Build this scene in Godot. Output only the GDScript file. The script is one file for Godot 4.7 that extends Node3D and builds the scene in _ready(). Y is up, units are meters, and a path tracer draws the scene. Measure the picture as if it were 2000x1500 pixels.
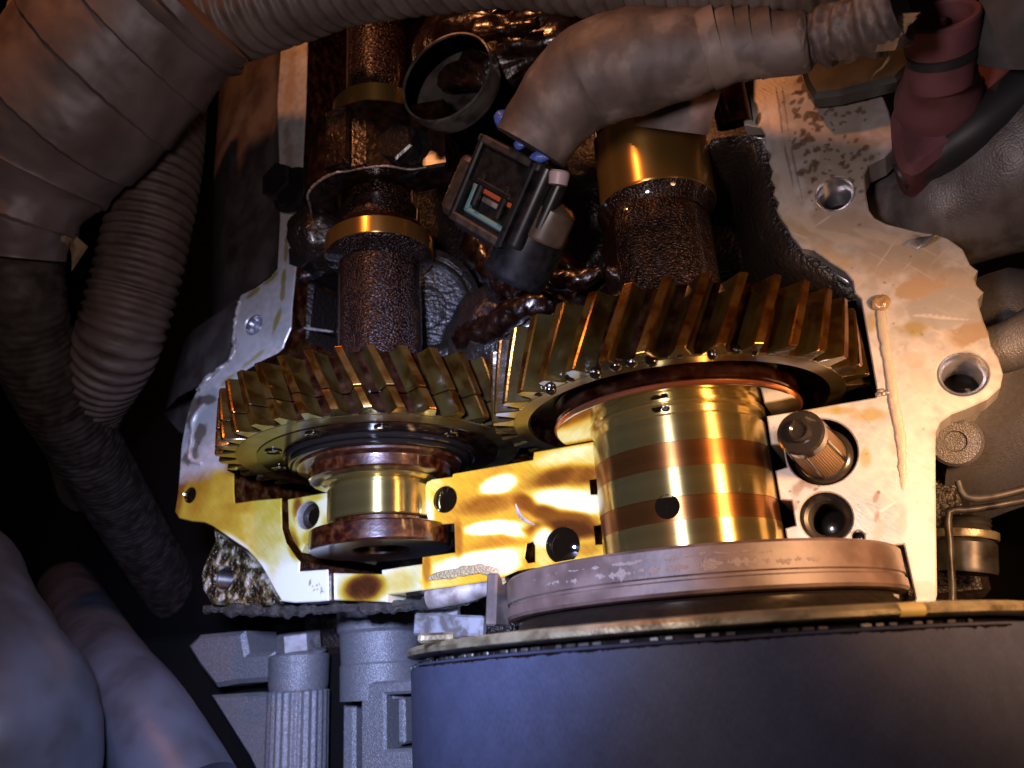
extends Node3D
# A close-up of an opened engine: two camshafts with meshing helical gears in an oily aluminium cylinder head.
# All shapes are written in millimetres (S turns them into metres). x runs across the engine, z along the camshafts
# towards the timing belt, y up from the machined joint face of the head, which lies at y = 0.

const S := 0.001
const FOCAL := 1608.0
const EYE := Vector3(42.4, 195.1, 47.8)
const RIGHT_SHAFT := -1.2
const LEFT_SHAFT := -88.2
const TEETH := 36

var view := Basis.IDENTITY
var base_of := {}
var taken := {}
var M := {}
var rng := RandomNumberGenerator.new()
var lump := FastNoiseLite.new()


# ---------------------------------------------------------------- mesh builder
class MB:
	var v := PackedVector3Array()
	var n := PackedVector3Array()
	var t := PackedVector2Array()
	var ix := PackedInt32Array()

	# rows of points; the normal is (next row) x (next column)
	func grid(rows: Array, closed := false, flip := false, us := 1.0, vs := []) -> void:
		var a := rows.size()
		var b: int = rows[0].size()
		var at0 := v.size()
		var cols := b + 1 if closed else b
		for i in a:
			var r: PackedVector3Array = rows[i]
			var r0: PackedVector3Array = rows[maxi(i - 1, 0)]
			var r1: PackedVector3Array = rows[mini(i + 1, a - 1)]
			for j in cols:
				var k := j % b
				var kp := (k + 1) % b if closed else mini(k + 1, b - 1)
				var km := (k - 1 + b) % b if closed else maxi(k - 1, 0)
				var nn := (r1[k] - r0[k]).cross(r[kp] - r[km])
				if nn.length_squared() < 1e-14:
					var q: PackedVector3Array = r0 if (r0[kp] - r0[km]).length_squared() > (r1[kp] - r1[km]).length_squared() else r1
					nn = (r1[k] - r0[k]).cross(q[kp] - q[km])
				nn = nn.normalized()
				v.append(r[k])
				n.append(-nn if flip else nn)
				t.append(Vector2(us * j / float(cols - 1), vs[i] if vs.size() else i / float(a - 1)))
		for i in a - 1:
			for j in cols - 1:
				var p := at0 + i * cols + j
				var q := p + 1
				var c := p + cols
				var d := c + 1
				if flip:
					ix.append_array([p, c, q, q, c, d])
				else:
					ix.append_array([p, q, c, q, d, c])

	func face(p: Array, normal: Vector3) -> void:
		var at0 := v.size()
		var w := Vector3.ZERO
		for k in p.size():
			w += (p[k] - p[0]).cross(p[(k + 1) % p.size()] - p[0])
		var nn := w.normalized()
		var good := w.dot(normal) > 0
		for k in p.size():
			v.append(p[k])
			n.append(nn if good else -nn)
			t.append(Vector2(p[k].x, p[k].z) * 0.02)
		for k in range(1, p.size() - 1):
			if good:
				ix.append_array([at0, at0 + k + 1, at0 + k])
			else:
				ix.append_array([at0, at0 + k, at0 + k + 1])

	func box(xf: Transform3D, size: Vector3, bevel := 0.3) -> void:
		var h := size / 2.0
		bevel = minf(bevel, minf(h.x, minf(h.y, h.z)) * 0.9)
		var pt := func(s: Vector3, k: int) -> Vector3:
			var q := s * (h - Vector3.ONE * bevel)
			q[k] = s[k] * h[k]
			return xf * q
		for k in 3:
			for s in [-1.0, 1.0]:
				var e := Vector3.ZERO
				e[k] = s
				var a := (k + 1) % 3
				var b := (k + 2) % 3
				var ps := []
				for c in [[-1, -1], [1, -1], [1, 1], [-1, 1]]:
					var g := e
					g[a] = c[0]
					g[b] = c[1]
					ps.append(pt.call(g, k))
				face(ps, xf.basis * e)
				for c in [-1.0, 1.0]:
					var g1 := e
					g1[a] = c
					g1[b] = -1
					var g2 := g1
					g2[b] = 1
					var m := e
					m[a] = c
					face([pt.call(g1, k), pt.call(g2, k), pt.call(g2, a), pt.call(g1, a)], xf.basis * m)
		for sx in [-1.0, 1.0]:
			for sy in [-1.0, 1.0]:
				for sz in [-1.0, 1.0]:
					var s3 := Vector3(sx, sy, sz)
					face([pt.call(s3, 0), pt.call(s3, 1), pt.call(s3, 2)], xf.basis * s3)

	# profile: [radius, distance along the axis]; going up the axis is the outside
	func lathe(o: Vector3, axis: Vector3, profile: Array, seg := 64, from := 0.0, to := TAU) -> void:
		axis = axis.normalized()
		var ref := axis.cross(Vector3.RIGHT if absf(axis.x) < 0.8 else Vector3.UP).normalized()
		var bin := axis.cross(ref)
		var whole := absf(to - from - TAU) < 1e-4
		var runs := [[profile[0]]]
		for k in range(1, profile.size()):
			runs[-1].append(profile[k])
			if k < profile.size() - 1:
				var d0 := Vector2(profile[k][0] - profile[k - 1][0], profile[k][1] - profile[k - 1][1])
				var d1 := Vector2(profile[k + 1][0] - profile[k][0], profile[k + 1][1] - profile[k][1])
				if absf(d0.angle_to(d1)) > 0.6:
					runs.append([profile[k]])
		for run in runs:
			var rows := []
			var vs := []
			for pr in run:
				var row := PackedVector3Array()
				for j in (seg if whole else seg + 1):
					var an := from + (to - from) * j / float(seg)
					row.append(o + axis * pr[1] + (ref * cos(an) + bin * sin(an)) * pr[0])
				rows.append(row)
				vs.append((pr[1] + pr[0]) * 0.02)
			grid(rows, whole, true, 1.0, vs)

	# outline in (x, z); p(x, h, z) -> xf; wall depth may differ after vertex `split`
	func plate(outer: PackedVector2Array, holes: Array, top: float, low: float, bevel := 0.25, xf := Transform3D.IDENTITY, split := -1, low2 := 0.0, uv := Transform2D(0, Vector2.ZERO), walls: MB = null) -> void:
		var rings := [outer]
		rings.append_array(holes)
		var inner := []
		for k in rings.size():
			var r: PackedVector2Array = rings[k].duplicate()
			var was := r.size()
			var ar := 0.0
			for i in r.size():
				ar += r[i].cross(r[(i + 1) % r.size()])
			var turned := (ar < 0) == (k == 0)
			if turned:
				r.reverse()
			var q := PackedVector2Array()
			for i in r.size():
				var d0 := (r[i] - r[(i - 1 + r.size()) % r.size()]).normalized()
				var d1 := (r[(i + 1) % r.size()] - r[i]).normalized()
				var n0 := Vector2(-d0.y, d0.x)
				var n1 := Vector2(-d1.y, d1.x)
				var mid := (n0 + n1)
				mid = mid.normalized() if mid.length() > 0.01 else n0
				q.append(r[i] + mid * bevel / maxf(mid.dot(n0), 0.5))
			inner.append(q)
			# walls and bevel
			var m := r.size()
			for i in m:
				var j := (i + 1) % m
				var d := (r[j] - r[i]).normalized()
				var out := Vector3(d.y, 0, -d.x)
				var lw := low
				if k == 0 and split >= 0:
					var oi := was - 1 - i if turned else i
					var oj := was - 1 - j if turned else j
					if mini(oi, oj) >= split:
						lw = low2
				var a := xf * Vector3(r[i].x, top - bevel, r[i].y)
				var b := xf * Vector3(r[j].x, top - bevel, r[j].y)
				var c := xf * Vector3(r[j].x, lw, r[j].y)
				var e := xf * Vector3(r[i].x, lw, r[i].y)
				var at0 := v.size()
				if walls and (split < 0 or lw == low2 or k > 0):
					walls.face([a, b, c, e], xf.basis * out)
				else:
					face([a, b, c, e], xf.basis * out)
				face([a, b, xf * Vector3(q[j].x, top, q[j].y), xf * Vector3(q[i].x, top, q[i].y)], xf.basis * (out + Vector3.UP))
				for z in range(at0, v.size()):
					var w := xf.affine_inverse() * v[z]
					t[z] = uv * Vector2(w.x, w.z)
		var flat := MB.join(inner)
		var tri := MB.ears(flat)
		var at1 := v.size()
		var up := (xf.basis * Vector3.UP).normalized()
		for p in flat:
			v.append(xf * Vector3(p.x, top, p.y))
			n.append(up)
			t.append(uv * p)
		for k in range(0, tri.size(), 3):
			var a := at1 + tri[k]
			var b := at1 + tri[k + 1]
			var c := at1 + tri[k + 2]
			if (v[b] - v[a]).cross(v[c] - v[a]).dot(up) > 0:
				ix.append_array([a, c, b])
			else:
				ix.append_array([a, b, c])

	static func join(rings: Array) -> PackedVector2Array:
		var out: PackedVector2Array = rings[0]
		for k in range(1, rings.size()):
			var h: PackedVector2Array = rings[k]
			var hm := 0
			for i in h.size():
				if h[i].x > h[hm].x:
					hm = i
			var order := range(out.size())
			var mp := h[hm]
			order.sort_custom(func(a, b): return out[a].distance_squared_to(mp) < out[b].distance_squared_to(mp))
			var pick: int = order[0]
			for c in order:
				var ok := true
				for ring in [out] + rings.slice(k):
					for i in ring.size():
						var p: Vector2 = ring[i]
						var q: Vector2 = ring[(i + 1) % ring.size()]
						if p.is_equal_approx(mp) or q.is_equal_approx(mp) or p.is_equal_approx(out[c]) or q.is_equal_approx(out[c]):
							continue
						if Geometry2D.segment_intersects_segment(mp, out[c], p, q) != null:
							ok = false
							break
					if not ok:
						break
				if ok:
					pick = c
					break
			var made := PackedVector2Array()
			for i in pick + 1:
				made.append(out[i])
			for i in h.size() + 1:
				made.append(h[(hm + i) % h.size()])
			for i in range(pick, out.size()):
				made.append(out[i])
			out = made
		return out

	static func ears(p: PackedVector2Array) -> PackedInt32Array:
		var left := range(p.size())
		var out := PackedInt32Array()
		var guard := 0
		var i := 0
		while left.size() > 3 and guard < left.size() * 3:
			var m := left.size()
			var a: Vector2 = p[left[(i - 1 + m) % m]]
			var b: Vector2 = p[left[i % m]]
			var c: Vector2 = p[left[(i + 1) % m]]
			var ear := (b - a).cross(c - b) > 1e-9
			if ear:
				for k in m:
					var q: Vector2 = p[left[k]]
					if q == a or q == b or q == c:
						continue
					var tol := 0.0 if guard <= m else 1e-4
					if (b - a).cross(q - a) >= tol and (c - b).cross(q - b) >= tol and (a - c).cross(q - c) >= tol:
						ear = false
						break
			if ear:
				out.append_array([left[(i - 1 + m) % m], left[i % m], left[(i + 1) % m]])
				left.remove_at(i % m)
				guard = 0
				i = i % left.size()
			else:
				i = (i + 1) % m
				guard += 1
		if left.size() == 3:
			out.append_array(left)
		return out

	# path in mm, radii at the path points; ridge: pitch, height
	func tube(path: Array, radii: Array, seg := 32, step := 1.5, ridge := Vector2.ZERO, rough := Vector2.ZERO, noise: FastNoiseLite = null, caps := true, flat := 1.0, spiral := Vector2.ZERO) -> void:
		var pts := PackedVector3Array()
		var rad := PackedFloat32Array()
		for k in path.size() - 1:
			var p0: Vector3 = path[maxi(k - 1, 0)]
			var p1: Vector3 = path[k]
			var p2: Vector3 = path[k + 1]
			var p3: Vector3 = path[mini(k + 2, path.size() - 1)]
			var cnt := maxi(int(p1.distance_to(p2) / step), 2)
			for s in cnt:
				var u := s / float(cnt)
				pts.append(p1.cubic_interpolate(p2, p0, p3, u))
				rad.append(lerpf(radii[k], radii[k + 1], smoothstep(0, 1, u)))
		pts.append(path[-1])
		rad.append(radii[-1])
		var rows := []
		var vs := []
		var dist := 0.0
		var up := Vector3.UP
		for k in pts.size():
			var d := (pts[mini(k + 1, pts.size() - 1)] - pts[maxi(k - 1, 0)]).normalized()
			if k == 0 and absf(d.y) > 0.9:
				up = Vector3.RIGHT
			if k:
				dist += pts[k].distance_to(pts[k - 1])
			up = (up - d * up.dot(d)).normalized()
			var side := d.cross(up)
			var rr := rad[k]
			if ridge.x > 0:
				var ph := fposmod(dist / ridge.x, 1.0)
				rr += ridge.y * (clampf(sin(ph * TAU) * 1.5, -1, 1))
			var row := PackedVector3Array()
			for j in seg:
				var an := TAU * j / seg
				var dir := up * cos(an) * flat + side * sin(an)
				var p := pts[k] + dir * (rr + (spiral.y * pow(fposmod(dist / spiral.x + j / float(seg), 1.0), 3.0) if spiral.x > 0 else 0.0))
				if noise:
					p += dir * rough.x * noise.get_noise_3dv(p * rough.y)
				row.append(p)
			rows.append(row)
			vs.append(dist * 0.02)
		if caps:
			var r0 := PackedVector3Array()
			var r1 := PackedVector3Array()
			for j in seg:
				r0.append(pts[0])
				r1.append(pts[-1])
			grid([r0, rows[0]], true, false)
			grid([rows[-1], r1], true, false)
		grid(rows, true, false, 1.0, vs)

	# a lumpy ellipsoid
	func blob(c: Vector3, r: Vector3, noise: FastNoiseLite, amp: float, freq: float, basis := Basis.IDENTITY, nu := 20, nv := 28) -> void:
		var rows := []
		for i in nu + 1:
			var row := PackedVector3Array()
			var th := PI * i / nu
			for j in nv:
				var ph := TAU * j / nv
				var d := Vector3(sin(th) * cos(ph), cos(th), sin(th) * sin(ph))
				var p := c + basis * (d * r)
				row.append(p + (basis * d) * amp * noise.get_noise_3dv(p * freq))
			rows.append(row)
		grid(rows, true, false)


# ---------------------------------------------------------------- scene helpers
func at(px: float, py: float, y := 0.0) -> Vector3:
	# the point at height y that the photograph shows at this pixel (of 2000 x 1500)
	var d := view * Vector3((px - 1000.0) / FOCAL, -(py - 750.0) / FOCAL, -1.0)
	return EYE + d * ((y - EYE.y) / d.y)


func on(px: float, py: float, y := 0.0) -> Vector2:
	var p := at(px, py, y)
	return Vector2(p.x, p.z)


func outline(list: Array, y := 0.0) -> PackedVector2Array:
	# pixels [px, py]; [x, z, 0] is already in millimetres
	var out := PackedVector2Array()
	for p in list:
		out.append(Vector2(p[0], p[1]) if p.size() == 3 else on(p[0], p[1], y))
	return out


func path(list: Array) -> Array:
	var out := []
	for p in list:
		out.append(at(p[0], p[1], p[2]))
	return out


func circle(c: Vector2, r: float, seg := 36) -> PackedVector2Array:
	var out := PackedVector2Array()
	for k in seg:
		out.append(c + Vector2.from_angle(TAU * k / seg) * r)
	return out


func thing(called: String, label: String, category: String, where: Vector3, group := "") -> Node3D:
	var o := Node3D.new()
	o.name = numbered(called)
	add_child(o, true)
	o.position = where * S
	base_of[o] = where
	o.set_meta("label", label)
	o.set_meta("category", category)
	if group:
		o.set_meta("group", group)
	return o


func numbered(called: String) -> String:
	taken[called] = taken.get(called, -1) + 1
	return called if taken[called] == 0 else "%s_%03d" % [called, taken[called]]


func mesh_of(parts: Array, base: Vector3) -> ArrayMesh:
	var am := ArrayMesh.new()
	for pr in parts:
		var b: MB = pr[0]
		var vv := PackedVector3Array()
		vv.resize(b.v.size())
		for k in b.v.size():
			vv[k] = (b.v[k] - base) * S
		var arr := []
		arr.resize(Mesh.ARRAY_MAX)
		arr[Mesh.ARRAY_VERTEX] = vv
		arr[Mesh.ARRAY_NORMAL] = b.n
		arr[Mesh.ARRAY_TEX_UV] = b.t
		arr[Mesh.ARRAY_INDEX] = b.ix
		am.add_surface_from_arrays(Mesh.PRIMITIVE_TRIANGLES, arr)
		am.surface_set_material(am.get_surface_count() - 1, pr[1])
	return am


func obj(called: String, b: MB, mat: Material, parent: Node3D, label := "", more := []) -> MeshInstance3D:
	var base: Vector3 = base_of.get(parent, Vector3.ZERO)
	var o := MeshInstance3D.new()
	o.mesh = mesh_of([[b, mat]] + more, base)
	o.name = called
	parent.add_child(o, true)
	base_of[o] = base
	if label:
		o.set_meta("label", label)
	return o


func single(called: String, b: MB, mat: Material, label: String, category: String, where: Vector3, group := "") -> MeshInstance3D:
	var o := MeshInstance3D.new()
	o.mesh = mesh_of([[b, mat]], where)
	o.name = numbered(called)
	add_child(o, true)
	o.position = where * S
	base_of[o] = where
	o.set_meta("label", label)
	o.set_meta("category", category)
	if group:
		o.set_meta("group", group)
	return o


# ---------------------------------------------------------------- materials
func lin(r: float, g: float, b: float) -> Color:
	return Color(r, g, b).linear_to_srgb()


func noise_tex(seed: int, freq: float, stops: Array, kind := FastNoiseLite.TYPE_SIMPLEX_SMOOTH, octaves := 4, size := 512) -> NoiseTexture2D:
	var f := FastNoiseLite.new()
	f.seed = seed
	f.noise_type = kind
	f.frequency = freq
	f.fractal_octaves = octaves
	f.fractal_type = FastNoiseLite.FRACTAL_FBM if octaves > 1 else FastNoiseLite.FRACTAL_NONE
	f.cellular_return_type = FastNoiseLite.RETURN_DISTANCE
	var t := NoiseTexture2D.new()
	t.width = size
	t.height = size
	t.seamless = true
	t.noise = f
	if stops.size():
		var g := Gradient.new()
		var offs := PackedFloat32Array()
		var cols := PackedColorArray()
		for s in stops:
			offs.append(s[0])
			cols.append(s[1])
		g.offsets = offs
		g.colors = cols
		t.color_ramp = g
	return t


func mat(called: String, color: Color, rough: float, metal := 0.0, opts := {}) -> StandardMaterial3D:
	var m := StandardMaterial3D.new()
	m.resource_name = called
	m.albedo_color = color
	m.roughness = rough
	m.metallic = metal
	if opts.has("tex"):
		m.albedo_texture = opts.tex
	if opts.has("rough_tex"):
		m.roughness_texture = opts.rough_tex
		m.roughness_texture_channel = BaseMaterial3D.TEXTURE_CHANNEL_RED
	if opts.has("bump"):
		m.heightmap_enabled = true
		m.heightmap_texture = opts.bump
		m.heightmap_scale = opts.relief * 0.1  # relief in mm
	if opts.has("tile"):  # mm per repeat
		m.uv1_triplanar = true
		m.uv1_world_triplanar = opts.get("world", true)
		m.uv1_scale = Vector3.ONE * 1000.0 / opts.tile
	if opts.has("uv"):
		m.uv1_scale = Vector3(opts.uv.x, opts.uv.y, 1)
	if opts.has("coat"):
		m.clearcoat_enabled = true
		m.clearcoat = opts.coat
		m.clearcoat_roughness = opts.get("coat_rough", 0.05)
	if opts.has("aniso"):
		m.anisotropy_enabled = true
		m.anisotropy = opts.aniso
	M[called] = m
	return m


func materials() -> void:
	var W := Color.WHITE
	var fine := noise_tex(1, 0.03, [])
	var grit := noise_tex(2, 0.09, [], FastNoiseLite.TYPE_SIMPLEX_SMOOTH, 3)
	var beads := noise_tex(3, 0.06, [[0.0, W], [0.12, Color(0.8, 0.8, 0.8)], [0.34, Color(0.1, 0.1, 0.1)], [0.5, Color.BLACK], [1.0, Color.BLACK]], FastNoiseLite.TYPE_CELLULAR, 1)
	var grime := noise_tex(4, 0.012, [[0.25, lin(0.25, 0.22, 0.2)], [0.5, lin(0.75, 0.72, 0.7)], [0.75, W]], FastNoiseLite.TYPE_SIMPLEX_SMOOTH, 5)
	var dust := noise_tex(5, 0.01, [[0.3, lin(0.42, 0.36, 0.33)], [0.55, lin(0.8, 0.76, 0.74)], [0.72, W]], FastNoiseLite.TYPE_SIMPLEX_SMOOTH, 6)
	var varnish := noise_tex(6, 0.015, [[0.25, lin(0.12, 0.04, 0.02)], [0.5, lin(0.45, 0.24, 0.12)], [0.8, W]], FastNoiseLite.TYPE_SIMPLEX_SMOOTH, 5)
	var oilfilm := noise_tex(7, 0.012, [[0.28, lin(0.35, 0.16, 0.05)], [0.45, lin(0.85, 0.62, 0.28)], [0.6, lin(0.95, 0.9, 0.6)], [0.75, W]], FastNoiseLite.TYPE_SIMPLEX_SMOOTH, 5)
	var wet := noise_tex(8, 0.02, [[0.3, Color(0.25, 0.25, 0.25)], [0.7, W]], FastNoiseLite.TYPE_SIMPLEX_SMOOTH, 4)
	var soft := noise_tex(9, 0.03, [[0.2, lin(0.72, 0.72, 0.72)], [0.8, W]], FastNoiseLite.TYPE_SIMPLEX_SMOOTH, 6)
	var crust := noise_tex(12, 0.012, [[0.3, lin(0.04, 0.03, 0.015)], [0.5, lin(0.16, 0.12, 0.05)], [0.62, lin(0.45, 0.38, 0.2)], [0.75, W]], FastNoiseLite.TYPE_SIMPLEX_SMOOTH, 6)
	var dirt := noise_tex(14, 0.008, [[0.22, lin(0.5, 0.44, 0.4)], [0.45, lin(0.78, 0.74, 0.71)], [0.8, W]], FastNoiseLite.TYPE_SIMPLEX_SMOOTH, 7)
	var patchy := noise_tex(15, 0.007, [[0.2, lin(0.28, 0.25, 0.24)], [0.5, lin(0.46, 0.42, 0.4)], [0.62, lin(0.6, 0.54, 0.5)], [0.72, lin(1.0, 0.92, 0.86)]], FastNoiseLite.TYPE_SIMPLEX_SMOOTH, 7)
	var bar := Image.create_empty(4, 512, false, Image.FORMAT_RGB8)
	rng.seed = 77
	for y in 512:
		var k := 0.86 + 0.14 * rng.randf() * (0.7 + 0.3 * sin(y * 0.05))
		for x in 4:
			bar.set_pixel(x, y, Color(k, k, k))
	var turning := ImageTexture.create_from_image(bar)
	M.fine = fine
	mat("bare_aluminium", lin(0.5, 0.48, 0.46), 0.42, 0.35, {"bump": grit, "relief": 0.05, "tile": 40, "tex": dust})
	mat("thread_metal", lin(0.55, 0.55, 0.58), 0.25, 0.9)
	mat("dark_bore", lin(0.02, 0.016, 0.012), 0.2, 0.0, {"coat": 1.0})
	mat("oil", lin(0.005, 0.003, 0.0015), 0.06, 0.0, {"coat": 1.0, "coat_rough": 0.02})
	mat("oily_casting", lin(0.026, 0.013, 0.008), 0.3, 0.1, {"bump": fine, "relief": 0.25, "tile": 40, "tex": varnish, "coat": 0.6, "coat_rough": 0.16})
	mat("pocket_wall", lin(0.07, 0.032, 0.012), 0.25, 0.1, {"bump": fine, "relief": 0.4, "tile": 40, "tex": varnish, "coat": 0.8, "coat_rough": 0.1})
	mat("black_casting", lin(0.02, 0.014, 0.011), 0.35, 0.1, {"bump": fine, "relief": 0.5, "tile": 30, "coat": 0.5, "coat_rough": 0.15})
	mat("varnished_shaft", lin(0.045, 0.018, 0.01), 0.3, 0.2, {"bump": beads, "relief": 0.4, "tile": 24, "tex": varnish, "coat": 0.9, "coat_rough": 0.08})
	mat("beaded_shaft", lin(0.03, 0.012, 0.007), 0.35, 0.1, {"bump": beads, "relief": 0.42, "tile": 21, "tex": varnish, "coat": 1.0, "coat_rough": 0.07})
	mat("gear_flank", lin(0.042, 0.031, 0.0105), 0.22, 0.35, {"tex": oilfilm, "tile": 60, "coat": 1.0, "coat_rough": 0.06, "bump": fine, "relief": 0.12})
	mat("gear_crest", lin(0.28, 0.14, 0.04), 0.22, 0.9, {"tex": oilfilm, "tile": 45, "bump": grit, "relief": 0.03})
	mat("gear_face", lin(0.09, 0.07, 0.028), 0.3, 0.6, {"tex": oilfilm, "tile": 70, "coat": 0.6, "coat_rough": 0.1})
	mat("gear_web", lin(0.022, 0.01, 0.006), 0.16, 0.0, {"tex": varnish, "tile": 40})
	mat("journal_steel", lin(0.58, 0.44, 0.15), 0.25, 0.94, {"aniso": -0.9, "tex": turning, "uv": Vector2(1, 3)})
	mat("copper_band", lin(0.32, 0.13, 0.035), 0.3, 0.93, {"aniso": -0.8, "tex": turning, "uv": Vector2(1, 3)})
	mat("copper_edge", lin(0.5, 0.17, 0.07), 0.25, 0.9)
	mat("polished_face", lin(0.75, 0.68, 0.5), 0.08, 1.0)
	mat("bronze_band", lin(0.6, 0.34, 0.09), 0.3, 0.9, {"aniso": -0.8})
	mat("brown_disc", lin(0.07, 0.024, 0.009), 0.3, 0.2, {"tex": varnish, "tile": 26, "coat": 1.0, "coat_rough": 0.08, "bump": fine, "relief": 0.035})
	mat("black_steel", lin(0.008, 0.006, 0.005), 0.1, 0.0)
	mat("black_oily_bolt", lin(0.012, 0.011, 0.012), 0.25, 0.3, {"coat": 1.0, "coat_rough": 0.12, "bump": fine, "relief": 0.1, "tile": 30})
	mat("seal_rubber", lin(0.115, 0.078, 0.066), 0.5, 0.0, {"tex": dust, "tile": 60, "bump": grit, "relief": 0.03})
	mat("belt_rubber", lin(0.042, 0.048, 0.082), 0.5, 0.0, {"tex": belt_cloth(), "uv": Vector2(11, 1.3), "bump": belt_cloth(), "relief": 0.05})
	M.belt_rubber.metallic_specular = 0.25
	mat("guide_steel", lin(0.36, 0.31, 0.19), 0.42, 0.7, {"tex": grime, "tile": 40, "bump": grit, "relief": 0.06})
	mat("yellow_paint", lin(0.22, 0.165, 0.04), 0.55)
	mat("conduit_plastic", lin(0.15, 0.12, 0.105), 0.5, 0.0, {"tex": dirt, "tile": 70, "bump": grit, "relief": 0.06})
	mat("black_conduit", lin(0.05, 0.039, 0.034), 0.55, 0.0, {"tex": dust, "tile": 40, "bump": grit, "relief": 0.06})
	M.black_conduit.metallic_specular = 0.25
	mat("dark_conduit", lin(0.1, 0.07, 0.058), 0.6, 0.0, {"tex": dirt, "tile": 50, "bump": grit, "relief": 0.06})
	mat("vinyl_tape", lin(0.13, 0.098, 0.088), 0.5, 0.0, {"tex": dirt, "tile": 110, "bump": fine, "relief": 0.15})
	mat("rubber_sleeve", lin(0.2, 0.165, 0.15), 0.58, 0.0, {"tex": patchy, "tile": 60, "bump": fine, "relief": 0.1})
	mat("ragged_tape", lin(0.3, 0.2, 0.1), 0.6, 0.0, {"tex": dust, "tile": 30})
	mat("connector_black", lin(0.014, 0.014, 0.016), 0.35, 0.0, {"tex": grime, "tile": 20})
	mat("connector_grey", lin(0.05, 0.044, 0.04), 0.45, 0.0, {"tex": dust, "tile": 20})
	mat("teal_seal", lin(0.12, 0.25, 0.26), 0.4)
	mat("orange_plastic", lin(0.5, 0.09, 0.03), 0.45)
	mat("blue_plastic", lin(0.06, 0.11, 0.42), 0.4)
	mat("white_plastic", lin(0.42, 0.32, 0.32), 0.45)
	mat("pink_plastic", lin(0.19, 0.072, 0.085), 0.7, 0.0, {"tex": dirt, "tile": 60})
	mat("dark_pink", lin(0.12, 0.03, 0.03), 0.5)
	mat("black_rubber", lin(0.025, 0.025, 0.028), 0.5)
	mat("cast_pipe", lin(0.2, 0.188, 0.19), 0.45, 0.3, {"bump": grit, "relief": 0.12, "tile": 26, "tex": dirt})
	mat("grey_casting", lin(0.155, 0.15, 0.16), 0.42, 0.25, {"bump": grit, "relief": 0.22, "tile": 22, "tex": soft})
	mat("blue_grey_hose", lin(0.064, 0.072, 0.1), 0.45, 0.0, {"tex": dirt, "tile": 100, "bump": grit, "relief": 0.03})
	mat("dark_metal", lin(0.06, 0.055, 0.05), 0.4, 0.5, {"tex": grime, "tile": 40})
	mat("zinc", lin(0.45, 0.45, 0.47), 0.4, 0.6, {"tex": dust, "tile": 30})
	mat("sealant", lin(0.36, 0.31, 0.25), 0.45, 0.0, {"bump": grit, "relief": 0.1, "tile": 20})
	mat("green_tape", lin(0.06, 0.066, 0.05), 0.4, 0.0, {"tex": dust, "tile": 60})
	mat("filter_mesh", lin(0.3, 0.19, 0.1), 0.35, 0.6, {"bump": weave(), "relief": 0.25, "uv": Vector2(60, 60)})
	mat("filter_cap", lin(0.022, 0.018, 0.015), 0.25, 0.0, {"coat": 0.6})
	mat("bay_dark", lin(0.005, 0.0045, 0.0045), 0.9).metallic_specular = 0.15
	mat("tube_inside", lin(0.004, 0.0043, 0.007), 0.8).metallic_specular = 0.1  # near-black, paints the shade inside the tube
	mat("hole_shade", lin(0.004, 0.003, 0.002), 0.9).metallic_specular = 0.1  # near-black in place of the shade down a drilled hole
	mat("grease", lin(0.34, 0.31, 0.26), 0.25, 0.0, {"bump": fine, "relief": 1.0, "tile": 34, "tex": crust, "coat": 1.0, "coat_rough": 0.1})
	mat("crud", lin(0.03, 0.027, 0.024), 0.3, 0.0, {"bump": grit, "relief": 0.6, "tile": 20, "coat": 0.8, "coat_rough": 0.15})
	mat("side_wall", lin(0.11, 0.09, 0.085), 0.5, 0.1, {"tex": dust, "tile": 90, "bump": grit, "relief": 0.05})


func belt_cloth() -> ImageTexture:
	var f := FastNoiseLite.new()
	f.seed = 51
	f.frequency = 0.012
	f.fractal_octaves = 6
	var n := f.get_seamless_image(512, 512).get_data()
	f.seed = 52
	f.frequency = 0.05
	var n2 := f.get_seamless_image(512, 512).get_data()
	var px := PackedByteArray()
	px.resize(512 * 512)
	for y in 512:
		for x in 512:
			var a := n[y * 512 + x] / 255.0
			var c := n2[(y * 512 + x * 9) % (512 * 512)] / 255.0
			var t := 0.5 + 0.5 * sin(x * TAU / 4.0 + (PI if (y / 3) % 2 == 0 else 0.0))
			px[y * 512 + x] = int(255 * clampf(0.8 + 0.08 * (a - 0.5) + 0.26 * (c - 0.5) + 0.2 * (t - 0.5), 0.0, 1.0))
	return ImageTexture.create_from_image(Image.create_from_data(512, 512, false, Image.FORMAT_L8, px))


func weave() -> ImageTexture:
	var im := Image.create_empty(16, 16, false, Image.FORMAT_RGB8)
	for y in 16:
		for x in 16:
			var k := absf(sin(PI * x / 16.0)) * absf(sin(PI * y / 16.0))
			im.set_pixel(x, y, Color(1 - k, 1 - k, 1 - k))
	return ImageTexture.create_from_image(im)


# ---- the joint face: one map of stains, painted highlights, scrapings and machining marks over 260 x 260 mm
const MAP := 1024
const MAP_MM := 260.0
const MAP_O := Vector2(-185, -190)
var ink: PackedFloat32Array
var shine: PackedFloat32Array
var warp := FastNoiseLite.new()


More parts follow.
